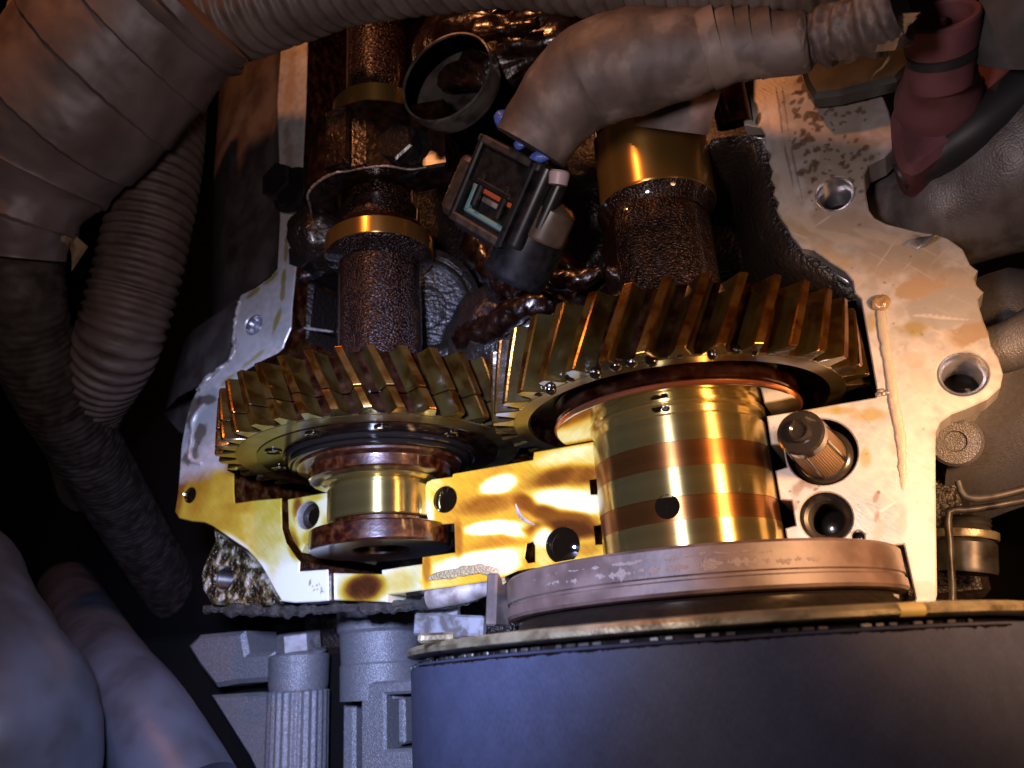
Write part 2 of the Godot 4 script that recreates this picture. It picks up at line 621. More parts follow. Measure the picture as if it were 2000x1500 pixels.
func dab(c: Vector2, r: Vector2, turn: float, color: Color, alpha: float, rough: float, ragged := 0.35, soft := 0.35) -> void:
	var k := MAP / MAP_MM
	var big := maxf(r.x, r.y) * 1.5
	var lo := ((c - Vector2(big, big) - MAP_O) * k).max(Vector2.ZERO)
	var hi := ((c + Vector2(big, big) - MAP_O) * k).min(Vector2(MAP - 1, MAP - 1))
	for y in range(int(lo.y), int(hi.y) + 1):
		for x in range(int(lo.x), int(hi.x) + 1):
			var p := (Vector2(x, y) / k + MAP_O - c).rotated(-turn)
			var d := (p / r).length()
			if d > 1.5:
				continue
			d += ragged * warp.get_noise_2d(x * 1.7, y * 1.7)
			var a := alpha * (1.0 - smoothstep(1.0 - soft, 1.0, d))
			if a > 0.003:
				var q := (y * MAP + x) * 3
				ink[q] = lerpf(ink[q], color.r, a)
				ink[q + 1] = lerpf(ink[q + 1], color.g, a)
				ink[q + 2] = lerpf(ink[q + 2], color.b, a)
				shine[y * MAP + x] = lerpf(shine[y * MAP + x], rough, a)


func smear(pts: Array, width: float, color: Color, alpha: float, rough: float, ragged := 0.3, soft := 0.4) -> void:
	for i in pts.size() - 1:
		var a := on(pts[i][0], pts[i][1])
		var b := on(pts[i + 1][0], pts[i + 1][1])
		dab((a + b) / 2, Vector2(a.distance_to(b) / 2 + width * 0.7, width), (b - a).angle(), color, alpha, rough, ragged, soft)


func pool(thick: PackedFloat32Array, px: float, py: float, rx: float, rz: float, turn: float, level: float, alpha := 1.0) -> void:
	var k := MAP / MAP_MM
	var c := on(px, py)
	var big := maxf(rx, rz) * 1.6
	var lo := ((c - Vector2(big, big) - MAP_O) * k).max(Vector2.ZERO)
	var hi := ((c + Vector2(big, big) - MAP_O) * k).min(Vector2(MAP - 1, MAP - 1))
	for y in range(int(lo.y), int(hi.y) + 1):
		for x in range(int(lo.x), int(hi.x) + 1):
			var p := (Vector2(x, y) / k + MAP_O - c).rotated(-turn)
			var d := sqrt(p.x * p.x / (rx * rx) + p.y * p.y / (rz * rz)) + 0.14 * warp.get_noise_2d(x * 0.6, y * 0.6)
			var a := alpha * (1.0 - smoothstep(0.4, 1.35, d))
			if a > 0.0:
				thick[y * MAP + x] = lerpf(thick[y * MAP + x], level, a)


func oil_film_and_glare() -> void:
	# film colour follows its thickness; white spots on the web are painted highlights
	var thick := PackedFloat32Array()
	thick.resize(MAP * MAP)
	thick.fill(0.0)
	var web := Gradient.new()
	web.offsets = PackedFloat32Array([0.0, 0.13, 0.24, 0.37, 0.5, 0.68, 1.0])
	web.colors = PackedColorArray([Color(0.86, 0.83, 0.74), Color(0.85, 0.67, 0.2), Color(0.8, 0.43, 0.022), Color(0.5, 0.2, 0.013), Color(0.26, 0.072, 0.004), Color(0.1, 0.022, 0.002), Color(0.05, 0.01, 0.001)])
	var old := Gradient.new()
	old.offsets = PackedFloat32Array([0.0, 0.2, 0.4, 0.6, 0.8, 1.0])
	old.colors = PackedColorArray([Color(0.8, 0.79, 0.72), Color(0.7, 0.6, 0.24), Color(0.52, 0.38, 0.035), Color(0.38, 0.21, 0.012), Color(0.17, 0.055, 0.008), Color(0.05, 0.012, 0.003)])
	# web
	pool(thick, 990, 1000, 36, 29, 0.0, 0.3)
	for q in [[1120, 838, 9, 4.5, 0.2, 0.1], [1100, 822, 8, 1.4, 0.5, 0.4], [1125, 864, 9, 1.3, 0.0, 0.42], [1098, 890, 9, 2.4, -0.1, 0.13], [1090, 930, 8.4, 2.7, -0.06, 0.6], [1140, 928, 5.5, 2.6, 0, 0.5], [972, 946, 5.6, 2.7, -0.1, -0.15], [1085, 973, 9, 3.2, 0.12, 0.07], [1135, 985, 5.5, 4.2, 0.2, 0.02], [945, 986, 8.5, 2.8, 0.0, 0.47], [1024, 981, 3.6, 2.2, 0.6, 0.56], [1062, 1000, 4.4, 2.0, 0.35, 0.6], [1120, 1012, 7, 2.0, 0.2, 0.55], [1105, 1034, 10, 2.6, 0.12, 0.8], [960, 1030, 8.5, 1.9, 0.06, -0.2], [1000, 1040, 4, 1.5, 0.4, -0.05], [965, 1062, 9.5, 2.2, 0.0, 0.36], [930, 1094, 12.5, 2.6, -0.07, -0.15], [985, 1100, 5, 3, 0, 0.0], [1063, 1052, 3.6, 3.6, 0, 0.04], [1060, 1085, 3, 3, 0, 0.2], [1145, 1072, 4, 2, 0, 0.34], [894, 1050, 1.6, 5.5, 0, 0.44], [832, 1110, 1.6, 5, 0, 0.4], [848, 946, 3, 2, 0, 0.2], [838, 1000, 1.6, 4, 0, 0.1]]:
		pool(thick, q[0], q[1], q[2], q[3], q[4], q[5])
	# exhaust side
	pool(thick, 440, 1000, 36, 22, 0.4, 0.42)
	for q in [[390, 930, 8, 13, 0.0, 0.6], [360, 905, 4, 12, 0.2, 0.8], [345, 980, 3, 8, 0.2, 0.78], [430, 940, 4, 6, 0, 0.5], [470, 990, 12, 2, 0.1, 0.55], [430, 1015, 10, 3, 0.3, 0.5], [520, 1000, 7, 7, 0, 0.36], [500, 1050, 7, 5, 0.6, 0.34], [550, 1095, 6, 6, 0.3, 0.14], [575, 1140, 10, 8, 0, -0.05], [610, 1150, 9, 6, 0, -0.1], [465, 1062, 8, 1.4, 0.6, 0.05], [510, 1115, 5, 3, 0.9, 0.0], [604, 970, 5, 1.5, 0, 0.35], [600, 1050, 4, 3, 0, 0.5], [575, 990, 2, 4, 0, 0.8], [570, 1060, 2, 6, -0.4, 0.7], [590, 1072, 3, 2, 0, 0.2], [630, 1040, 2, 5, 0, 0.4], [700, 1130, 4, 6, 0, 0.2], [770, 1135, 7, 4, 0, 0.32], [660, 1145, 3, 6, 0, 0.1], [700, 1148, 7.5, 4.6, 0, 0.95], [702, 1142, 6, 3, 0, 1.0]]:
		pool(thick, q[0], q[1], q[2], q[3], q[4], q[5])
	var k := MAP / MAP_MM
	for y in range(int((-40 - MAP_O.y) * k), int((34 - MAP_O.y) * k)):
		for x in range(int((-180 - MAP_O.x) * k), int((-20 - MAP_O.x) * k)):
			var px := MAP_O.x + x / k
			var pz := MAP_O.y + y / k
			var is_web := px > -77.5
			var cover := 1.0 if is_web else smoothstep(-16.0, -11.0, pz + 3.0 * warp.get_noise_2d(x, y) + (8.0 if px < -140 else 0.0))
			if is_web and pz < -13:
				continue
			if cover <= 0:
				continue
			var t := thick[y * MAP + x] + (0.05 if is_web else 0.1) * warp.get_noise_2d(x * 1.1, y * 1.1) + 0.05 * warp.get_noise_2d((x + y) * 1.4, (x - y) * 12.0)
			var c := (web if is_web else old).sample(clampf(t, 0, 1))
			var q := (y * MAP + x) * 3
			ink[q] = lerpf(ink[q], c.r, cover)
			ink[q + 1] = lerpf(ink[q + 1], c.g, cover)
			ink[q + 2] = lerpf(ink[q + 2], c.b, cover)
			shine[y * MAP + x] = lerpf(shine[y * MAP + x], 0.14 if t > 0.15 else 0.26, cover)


func joint_face() -> StandardMaterial3D:
	ink = PackedFloat32Array()
	shine = PackedFloat32Array()
	ink.resize(MAP * MAP * 3)
	shine.resize(MAP * MAP)
	warp.seed = 11
	warp.frequency = 0.02
	warp.fractal_octaves = 4
	var f := FastNoiseLite.new()
	f.seed = 21
	f.frequency = 0.006
	f.fractal_octaves = 6
	var broad := f.get_image(MAP, MAP).get_data()
	f.frequency = 0.08
	f.fractal_octaves = 3
	f.seed = 22
	var small := f.get_image(MAP, MAP).get_data()
	var st := broad.size() / (MAP * MAP)
	for i in MAP * MAP:
		var a := broad[i * st] / 255.0
		var b := small[i * st] / 255.0
		var k := 0.46 + 0.22 * (a - 0.5) + 0.12 * (b - 0.5)
		ink[i * 3] = k * 1.02
		ink[i * 3 + 1] = k * 0.97
		ink[i * 3 + 2] = k * 0.93
		shine[i] = clampf(0.42 + 0.3 * (a - 0.5) + 0.2 * (b - 0.5), 0.2, 0.7)
	var tan_ := Color(0.34, 0.25, 0.16)
	var brown := Color(0.09, 0.05, 0.025)
	var amber := Color(0.62, 0.27, 0.02)
	var olive := Color(0.42, 0.3, 0.03)
	var rust := Color(0.2, 0.055, 0.004)
	var pale := Color(0.8, 0.76, 0.66)
	# right arm: dull and dirty, a clean strip along the inner edge
	for p in [[1600, 250, 30, 34], [1650, 330, 22, 22], [1640, 440, 22, 12], [1760, 500, 22, 14], [1830, 560, 22, 15]]:
		dab(on(p[0], p[1]), Vector2(p[2], p[3]) * 0.6, 0.3, Color(0.3, 0.24, 0.18), 0.7, 0.6, 0.5, 0.6)
	rng.seed = 5
	for k in 90:
		var p := on(1560 + rng.randf() * 60 + rng.randf() * 100, 150 + rng.randf() * 230)
		dab(p, Vector2(0.3 + rng.randf() * 0.9, 0.2 + rng.randf() * 0.6), rng.randf() * 3.0, brown, 0.75, 0.65, 0.6, 0.5)
	for k in 50:
		var p := on(1545 + rng.randf() * 40 + rng.randf() * 20, 150 + rng.randf() * 190)
		dab(p, Vector2(0.5 + rng.randf() * 1.4, 0.4 + rng.randf()), rng.randf() * 3.0, brown, 0.8, 0.65, 0.6, 0.5)
	for k in 120:
		var p := on(1500 + rng.randf() * 330, 140 + rng.randf() * 950)
		dab(p, Vector2.ONE * (0.15 + rng.randf() * 0.3), 0, Color(0.1, 0.08, 0.06), 0.7, 0.6, 0.6, 0.5)
	smear([[1462, 160], [1480, 280], [1520, 420], [1580, 470], [1660, 520]], 2.6, Color(0.42, 0.33, 0.19), 0.6, 0.35, 0.4, 0.7)
	smear([[1512, 150], [1530, 280], [1552, 380]], 0.35, brown, 0.6, 0.5)
	smear([[1524, 150], [1542, 280], [1566, 390]], 0.3, brown, 0.5, 0.5)
	smear([[1500, 150], [1520, 290], [1545, 400], [1590, 450], [1700, 480]], 1.6, Color(0.52, 0.46, 0.4), 0.7, 0.35)
	dab(on(1480, 232), Vector2(0.9, 2.4), 0.4, Color(0.02, 0.015, 0.01), 0.95, 0.3)
	for k in 260:
		var p := on(1500 + rng.randf() * 440, 420 + rng.randf() * 740)
		var tone := 0.3 + 0.45 * rng.randf()
		dab(p, Vector2(1.5 + rng.randf() * 5.0, 0.16 + rng.randf() * 0.22), (0.6 if k % 3 else -0.9) + rng.randf() * 0.5, Color(tone, tone * 0.95, tone * 0.88), 0.45, 0.3 + 0.3 * rng.randf(), 0.5, 0.6)
	for k in 40:
		var p := on(1530 + rng.randf() * 400, 560 + rng.randf() * 600)
		var tone := 0.34 + 0.2 * rng.randf()
		dab(p, Vector2(1.0 + rng.randf() * 4.0, 0.8 + rng.randf() * 2.0), rng.randf() * 3.0, Color(tone, tone * 0.93, tone * 0.84), 0.4, 0.5, 0.9, 0.7)
	# sealant leftovers and scraped patches on the wide lobe
	smear([[1680, 452], [1720, 462], [1770, 478]], 1.4, Color(0.45, 0.39, 0.34), 0.6, 0.6, 0.8, 0.3)
	dab(on(1795, 565), Vector2(5.5, 3.2), 0.1, tan_, 0.9, 0.65, 0.6, 0.15)
	dab(on(1900, 645), Vector2(5.5, 3.0), -0.5, Color(0.25, 0.17, 0.09), 0.85, 0.65, 0.9, 0.2)
	dab(on(1790, 640), Vector2(4.5, 2.6), 0.1, Color(0.32, 0.24, 0.05), 0.75, 0.3, 0.6, 0.5)
	dab(on(1700, 630), Vector2(2.2, 3.6), 0.1, Color(0.36, 0.26, 0.07), 0.6, 0.35, 0.5, 0.5)
	dab(on(1850, 600), Vector2(9, 5), 0.1, Color(0.34, 0.33, 0.32), 0.75, 0.4, 0.3, 0.15)
	for k in 7:
		smear([[1770 + k * 9, 616 + k], [1830 + k * 12, 612 + k * 2]], 0.15, Color(0.7, 0.68, 0.64), 0.5, 0.3)
	for p in [[1800, 720, 11, 9], [1850, 780, 9, 6], [1780, 800, 6, 9], [1790, 950, 5, 14], [1800, 1080, 5, 10], [1700, 700, 3, 6]]:
		dab(on(p[0], p[1]), Vector2(p[2], p[3]), 0.1, Color(0.6, 0.57, 0.54), 0.6, 0.4, 0.6, 0.6)
	for p in [[1775, 700, 3.5, 2], [1800, 745, 3, 4], [1715, 1040, 2, 3.5], [1762, 1010, 0.8, 4], [1745, 880, 2, 6], [1800, 1150, 4, 2]]:
		dab(on(p[0], p[1]), Vector2(p[2], p[3]), 0.2, Color(0.4, 0.31, 0.23), 0.4, 0.5, 0.9, 0.5)
	for p in [[1700, 810, 6, 2], [1650, 800, 4, 1.4], [1690, 890, 1.6, 3], [1600, 800, 6, 1.5], [1530, 850, 2.5, 4], [1545, 800, 3, 1.5]]:
		dab(on(p[0], p[1]), Vector2(p[2], p[3]), 0.15, Color(0.4, 0.3, 0.05), 0.65, 0.25, 0.5, 0.6)
	for p in [[1560, 950, 1.5, 4], [1545, 990, 2, 2.5], [1575, 945, 3, 1.5], [1710, 1010, 0.7, 1.6], [1710, 970, 0.5, 1.4]]:
		dab(on(p[0], p[1]), Vector2(p[2], p[3]), 0.5, Color(0.16, 0.09, 0.04), 0.6, 0.5, 0.8, 0.6)
	# centre web: a wet film of oil, thick and brown in bands, thin and pale between, its white spots painted highlights
	oil_film_and_glare()
	for k in 12:
		dab(on(598 + rng.randf() * 34, 1135 + rng.randf() * 20), Vector2(0.3 + rng.randf() * 0.8, 0.2 + rng.randf() * 0.4), rng.randf() * 3, Color(0.3, 0.24, 0.12), 0.7, 0.4, 0.7, 0.4)
	dab(on(400, 810), Vector2(11, 14), 0.0, Color(0.3, 0.3, 0.3), 0.7, 0.3, 0.5, 0.5)
	for p in [[375, 800, 3, 8], [390, 840, 3, 4], [370, 890, 3, 5], [400, 780, 5, 2], [380, 760, 4, 2]]:
		dab(on(p[0], p[1]), Vector2(p[2], p[3]), 0.3, Color(0.07, 0.04, 0.015), 0.8, 0.3, 0.8, 0.5)
	# left arm: streaks of old oil beside the groove
	smear([[560, 450], [556, 520], [548, 600], [530, 660]], 1.3, Color(0.24, 0.19, 0.02), 0.85, 0.25, 0.5, 0.5)
	smear([[543, 530], [510, 560], [482, 580]], 1.3, Color(0.24, 0.19, 0.02), 0.85, 0.25, 0.5, 0.5)
	smear([[520, 680], [470, 720], [420, 760]], 1.0, Color(0.34, 0.26, 0.05), 0.7, 0.3, 0.6, 0.5)
	smear([[570, 90], [562, 240], [565, 420]], 3.0, Color(0.32, 0.22, 0.15), 0.7, 0.5, 0.6, 0.6)
	dab(on(480, 660), Vector2(7, 9), 0, Color(0.52, 0.5, 0.5), 0.7, 0.35, 0.4, 0.6)
	var a8 := PackedByteArray()
	a8.resize(MAP * MAP * 3)
	var r8 := PackedByteArray()
	r8.resize(MAP * MAP)
	for i in MAP * MAP * 3:
		a8[i] = int(clampf(pow(clampf(ink[i], 0, 1), 1 / 2.2), 0, 1) * 255)
	for i in MAP * MAP:
		r8[i] = int(clampf(shine[i], 0, 1) * 255)
	var m := mat("joint_face", Color.WHITE, 1.0, 0.3)
	m.albedo_texture = ImageTexture.create_from_image(Image.create_from_data(MAP, MAP, false, Image.FORMAT_RGB8, a8))
	m.roughness_texture = ImageTexture.create_from_image(Image.create_from_data(MAP, MAP, false, Image.FORMAT_L8, r8))
	m.roughness_texture_channel = BaseMaterial3D.TEXTURE_CHANNEL_RED
	# fine machining marks
	f.frequency = 0.05
	f.seed = 31
	var hb := PackedByteArray()
	hb.resize(MAP * MAP)
	for y in MAP:
		for x in MAP:
			hb[y * MAP + x] = int(127 + 110 * f.get_noise_2d(x * 1.2 + y * 1.2, (x - y) * 12.0))
	m.heightmap_enabled = true
	m.heightmap_texture = ImageTexture.create_from_image(Image.create_from_data(MAP, MAP, false, Image.FORMAT_L8, hb))
	m.heightmap_scale = 0.0035
	m.clearcoat_enabled = true
	m.clearcoat = 0.25
	m.clearcoat_roughness = 0.15
	return m


# ---------------------------------------------------------------- build
func _ready() -> void:
	var up_away := Vector3(-280, 4450, -FOCAL).normalized()
	var left_away := Vector3(-3776, -820, -FOCAL).normalized()
	var cz := -up_away
	var cy := cz.cross(-left_away).normalized()
	var cx := cy.cross(cz)
	view = Basis(Vector3(cx.x, cy.x, cz.x), Vector3(cx.y, cy.y, cz.y), Vector3(cx.z, cy.z, cz.z))
	var cam := Camera3D.new()
	cam.name = "camera"
	cam.basis = view
	cam.position = EYE * S
	cam.keep_aspect = Camera3D.KEEP_HEIGHT
	cam.fov = rad_to_deg(2.0 * atan(750.0 / FOCAL))
	cam.near = 0.01
	cam.far = 20.0
	var glass := CameraAttributesPhysical.new()
	glass.frustum_focal_length = 12.0 / (750.0 / FOCAL)
	glass.frustum_focus_distance = 0.195
	glass.exposure_aperture = 20.0
	glass.frustum_near = 0.01
	glass.frustum_far = 20.0
	cam.attributes = glass
	add_child(cam)
	cam.current = true
	var we := WorldEnvironment.new()
	we.name = "surroundings"
	var e := Environment.new()
	e.background_mode = Environment.BG_COLOR
	e.background_color = lin(0.004, 0.0036, 0.005)
	e.tonemap_mode = Environment.TONE_MAPPER_LINEAR
	e.tonemap_exposure = 1.0
	e.sdfgi_enabled = true
	e.ssao_enabled = true
	e.ssil_enabled = true
	we.environment = e
	add_child(we)
	lamp("torch", Vector3(6, 186, 14), Vector3(-86, 0, 20), Color(0.68, 0.76, 1.0), 0.16, 30.0, 10.0)
	lamp("fill_light", Vector3(6, 187, 14), Vector3(-70, 0, -40), Color(1.0, 0.91, 0.92), 0.016, 75.0, 10.0)  # added wide fill with no source of its own, lifts the dark hoses
	lamp("work_lamp", Vector3(112, 80, 16), Vector3(38, 0, 18), Color(1.0, 0.75, 0.53), 0.043, 40.0, 12.0)
	lamp("shop_light", Vector3(-70, 310, -340), Vector3(-85, 45, -165), Color(1.0, 0.64, 0.4), 0.086, 37.0, 16.0)

	lump.seed = 3
	lump.frequency = 1.0
	lump.fractal_octaves = 3
	materials()
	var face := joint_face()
	engine_bay()
	head(face)
	right_camshaft()
	left_camshaft()
	front_seal_and_pulley()
	valley()
	hoses()
	plugs()
	right_side()
	lower_left()


func lamp(called: String, from: Vector3, to: Vector3, color: Color, energy: float, angle: float, size: float) -> void:
	var l := SpotLight3D.new()
	l.name = called
	l.light_color = color
	l.light_energy = energy
	l.light_size = size * S
	l.spot_angle = angle
	l.spot_angle_attenuation = 1.0
	l.spot_range = 2.0
	l.spot_attenuation = 2.0
	l.shadow_enabled = true
	add_child(l)
	l.position = from * S
	l.look_at_from_position(from * S, to * S, Vector3.FORWARD)


func engine_bay() -> void:
	var b := MB.new()
	b.face([Vector3(-700, -110, -700), Vector3(500, -110, -700), Vector3(500, -110, 400), Vector3(-700, -110, 400)], Vector3.UP)
	var o := MeshInstance3D.new()
	o.mesh = mesh_of([[b, M.bay_dark]], Vector3.ZERO)
	o.name = "engine_bay_floor"
	o.set_meta("kind", "structure")
	o.set_meta("label", "dark floor of the engine bay below everything")
	add_child(o)


# ---------------------------------------------------------------- cylinder head
func bore(parent: Node3D, called: String, c: Vector3, r: float, depth: float, threads: bool, fill: Material, level := -1.0, wall: Material = null) -> void:
	var b := MB.new()
	var pr := [[r + 0.32, -0.32], [r, -0.8]]
	if threads:
		var k := 0
		var d := -0.8
		while d > -depth:
			pr.append([r - (0.0 if k % 2 == 0 else 0.55), d])
			d -= 0.55
			k += 1
	pr.append([r, -depth])
	pr.reverse()
	b.lathe(c, Vector3.UP, pr, 36)
	# the wall is seen from the inside
	for k in b.n.size():
		b.n[k] = -b.n[k]
	for k in range(0, b.ix.size(), 3):
		var s := b.ix[k]
		b.ix[k] = b.ix[k + 1]
		b.ix[k + 1] = s
	var o := obj(called, b, wall if wall else M.thread_metal, parent)
	if fill == null:
		return
	var f := MB.new()
	var lv := -depth + 0.1 if level == -1.0 else level
	f.lathe(c, Vector3.UP, [[r + 0.2, lv], [r * 0.92, lv + 0.06], [r * 0.75, lv + r * 0.1], [r * 0.4, lv + r * 0.19], [r * 0.15, lv + r * 0.215], [0.01, lv + r * 0.22]], 32)
	obj("hole_floor" if level == -1.0 else "oil_fill", f, fill, o)


func head(face: Material) -> void:
	var o := thing("cylinder_head", "bare aluminium cylinder head with oily machined joint face around both gears", "cylinder head", Vector3.ZERO)
	var uv := Transform2D(Vector2(1 / MAP_MM, 0), Vector2(0, 1 / MAP_MM), -MAP_O / MAP_MM)
	var bolt_a := on(600, 1006, -1.2)
	var bolt_b := on(868, 975)
	var bolt_c := on(1098, 1065)
	var strainer := on(1604, 882)
	var thread_a := on(1613, 1010)
	var small_a := on(1676, 1048)
	var thread_b := on(1630, 378)
	var thread_c := on(1880, 730)
	var dowel := on(495, 634)
	var small_b := on(370, 967)
	# exhaust side
	var out_l := outline([[546, -60], [548, 90], [541, 200], [545, 330], [546, 430], [541, 525], [528, 540], [498, 562], [470, 576], [461, 600], [457, 640], [461, 665], [453, 685], [447, 702], [438, 714], [424, 728], [405, 741], [386, 760], [373, 785], [363, 820], [354, 870], [350, 930], [346, 970], [341, 1000], [349, 1012], [374, 1018], [398, 1020], [414, 1027], [440, 1045], [462, 1060], [482, 1073], [498, 1090], [510, 1105], [518, 1118], [526, 1133], [538, 1155], [550, 1174], [574, 1177], [620, 1175], [641, 1173]])
	var inn_l := outline([[640, 1112], [584, 1116], [585, 1097], [578, 1089], [558, 1060], [550, 1032], [549, 973], [500, 977], [458, 983], [456, 960], [456, 925], [441, 918], [-139.5, -22, 0], [-140, -36, 0], [480, 722], [512, 703], [540, 690], [552, 680], [556, 668], [568, 640], [570, 600], [578, 520], [585, 430], [592, 300], [597, 200], [600, 80], [603, -60]])
	var b := MB.new()
	var w := MB.new()
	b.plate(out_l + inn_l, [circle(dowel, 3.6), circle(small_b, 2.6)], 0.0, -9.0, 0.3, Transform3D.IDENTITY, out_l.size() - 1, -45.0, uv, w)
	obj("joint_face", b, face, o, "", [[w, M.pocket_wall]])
	# saddle piece beside the exhaust journal, a little lower, with a dark joint round it
	b = MB.new()
	b.plate(outline([[556, 974], [594, 967], [636, 960], [640, 1000], [640, 1050], [590, 1062], [583, 1078], [566, 1055], [558, 1032]]), [circle(bolt_a, 4.3)], -1.2, -40.0, 0.3, Transform3D.IDENTITY, -1, 0.0, uv)
	obj("bearing_saddle", b, face, o)
	# step in front of the end disc
	b = MB.new()
	b.plate(outline([[641, 1118], [736, 1120], [736, 1112], [821, 1099], [819, 1151], [770, 1158], [748, 1160], [746, 1175], [700, 1173], [642, 1171]]), [], -2.2, -12.0, 0.3, Transform3D.IDENTITY, -1, 0.0, uv)
	obj("front_step", b, face, o)
	# web between the two shafts
	b = MB.new()
	w = MB.new()
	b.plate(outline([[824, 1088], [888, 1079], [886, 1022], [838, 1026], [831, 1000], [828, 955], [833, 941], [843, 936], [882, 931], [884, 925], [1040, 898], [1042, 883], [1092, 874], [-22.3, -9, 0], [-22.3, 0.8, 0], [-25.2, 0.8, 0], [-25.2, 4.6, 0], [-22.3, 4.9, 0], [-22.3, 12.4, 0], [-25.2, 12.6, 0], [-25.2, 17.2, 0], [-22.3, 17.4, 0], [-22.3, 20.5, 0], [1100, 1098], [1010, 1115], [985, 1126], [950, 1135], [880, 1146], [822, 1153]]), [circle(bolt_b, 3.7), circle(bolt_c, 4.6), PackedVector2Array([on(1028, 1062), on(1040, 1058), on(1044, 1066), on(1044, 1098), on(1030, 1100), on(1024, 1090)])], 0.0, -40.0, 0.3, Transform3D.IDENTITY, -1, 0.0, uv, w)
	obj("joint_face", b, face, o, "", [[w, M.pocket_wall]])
	# intake side
	var inn_r := outline([[1440, 40], [1444, 140], [1450, 200], [1453, 243], [1485, 249], [1494, 262], [1495, 288], [1506, 300], [1501, 316], [1509, 333], [1505, 348], [1514, 365], [1510, 378], [1521, 395], [1516, 410], [1524, 425], [1535, 440], [1545, 460], [1565, 484], [1588, 488], [1605, 500], [1620, 511], [1650, 530], [1665, 548], [1669, 572], [1681, 583], [1713, 765], [1710, 776], [1600, 795], [1573, 800], [20.4, -7.6, 0], [20.2, -0.6, 0], [22.8, 0.0, 0], [22.9, 5.2, 0], [20.2, 5.6, 0], [20.2, 12.4, 0], [22.6, 13.0, 0], [22.6, 18.6, 0], [20.2, 19.0, 0], [20.2, 25.4, 0], [43.6, 25.4, 0], [43.6, 36.5, 0]])
	var out_r := outline([[1785, 1179], [1818, 1181], [1827, 1174], [1830, 1162], [1827, 950], [1827, 844], [1836, 825], [1858, 809], [1888, 798], [1928, 780], [1954, 756], [1959, 730], [1950, 700], [1935, 675], [1930, 649], [1921, 627], [1913, 602], [1910, 583], [1921, 570], [1908, 558], [1902, 541], [1910, 528], [1895, 517], [1890, 507], [1880, 486], [1851, 465], [1830, 458], [1785, 450], [1732, 437], [1708, 425], [1697, 410], [1691, 378], [1688, 340], [1697, 322], [1729, 306], [1745, 288], [1746, 259], [1736, 217], [1725, 189], [1704, 171], [1660, 120], [1600, 40]])
	b = MB.new()
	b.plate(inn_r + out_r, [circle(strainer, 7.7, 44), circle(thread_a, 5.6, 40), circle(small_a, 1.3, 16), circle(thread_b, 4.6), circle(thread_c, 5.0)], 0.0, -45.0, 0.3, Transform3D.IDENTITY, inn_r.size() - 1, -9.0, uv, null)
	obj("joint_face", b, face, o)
	# holes
	bore(o, "bolt_hole", Vector3(bolt_a.x, -1.2, bolt_a.y), 4.0, 10, false, M.oil, -3.0, M.bare_aluminium)
	bore(o, "bolt_hole", Vector3(bolt_b.x, 0, bolt_b.y), 3.6, 10, false, M.oil, -0.5, M.bare_aluminium)
	bore(o, "bolt_hole", Vector3(bolt_c.x, 0, bolt_c.y), 4.5, 10, false, M.oil, -1.6, M.dark_bore)
	bore(o, "strainer_well", Vector3(strainer.x, 0, strainer.y), 7.5, 16, false, M.dark_bore, -1.0, M.dark_bore)
	bore(o, "threaded_hole", Vector3(thread_a.x, -0.2, thread_a.y), 5.5, 3.0, false, null, -1.0, M.dark_metal)
	bore(o, "threaded_hole", Vector3(thread_a.x, -2.5, thread_a.y), 4.2, 14, true, M.dark_bore, -1.0, M.dark_metal)
	bore(o, "dowel_hole", Vector3(small_a.x, 0, small_a.y), 1.2, 4, false, M.dark_bore, -1.0, M.dark_bore)
	bore(o, "threaded_hole", Vector3(thread_b.x, 0, thread_b.y), 4.3, 14, true, M.dark_bore)
	bore(o, "threaded_hole", Vector3(thread_c.x, 0, thread_c.y), 4.6, 14, true, M.dark_bore)
	bore(o, "dowel_hole", Vector3(dowel.x, 0, dowel.y), 3.4, 5, false, M.thread_metal, -1.0)
	bore(o, "bolt_hole", Vector3(small_b.x, 0, small_b.y), 2.4, 6, false, M.oil, -0.7, M.dark_bore)
	# ring of bare metal that the seat of thread_a leaves
	b = MB.new()
	b.lathe(Vector3(thread_a.x, -2.8, thread_a.y), Vector3.UP, [[5.7, -0.5], [5.7, 0.0], [4.9, 0.2], [4.1, -0.2]], 40)
	obj("hole_seat", b, M.dark_metal, o)
	b = MB.new()
	b.tube([at(1007, 984, 0), at(1012, 1000, 0.1), at(1024, 1015, 0.1), at(1044, 1025, 0)], [0.15, 0.5, 0.5, 0.15], 10, 0.5, Vector2.ZERO, Vector2.ZERO, null, true, 0.5)
	obj("groove_lip", b, M.bare_aluminium, o)
	# sealant bead
	b = MB.new()
	b.tube([at(1719, 600, 0.2), at(1726, 655, 0.2), at(1737, 720, 0.2), at(1747, 790, 0.2), at(1757, 840, 0.1), at(1762, 900, 0.0), at(1763, 957, -0.2)], [1.0, 1.1, 1.0, 1.15, 1.1, 0.9, 0.5], 14, 0.5, Vector2.ZERO, Vector2(0.3, 0.5), lump, true, 0.5)
	obj("sealant_bead", b, M.sealant, o, "grey sealant bead running down the joint face")
	b = MB.new()
	b.blob(at(1719, 592, 0.4), Vector3(2.3, 1.1, 2.0), lump, 0.5, 0.5)
	obj("sealant_blob", b, mat("amber_sealant", lin(0.26, 0.17, 0.08), 0.25, 0.0, {"coat": 0.8}), o, "shiny amber blob at the top of the sealant bead")
	# flake of peeled gasket
	b = MB.new()
	b.grid([PackedVector3Array([at(1765, 478, 0.3), at(1790, 486, 0.3), at(1805, 483, 0.3)]), PackedVector3Array([at(1778, 468, 0.5), at(1802, 472, 0.8), at(1818, 470, 3.5)]), PackedVector3Array([at(1800, 462, 0.4), at(1815, 461, 1.8), at(1828, 456, 6.0)])])
	obj("gasket_flake", b, M.zinc, o, "curled grey flake of gasket lifting off the lobe")
	b = MB.new()
	b.blob(at(1722, 767, 0.3), Vector3(1.4, 0.5, 0.8), lump, 0.6, 0.9)
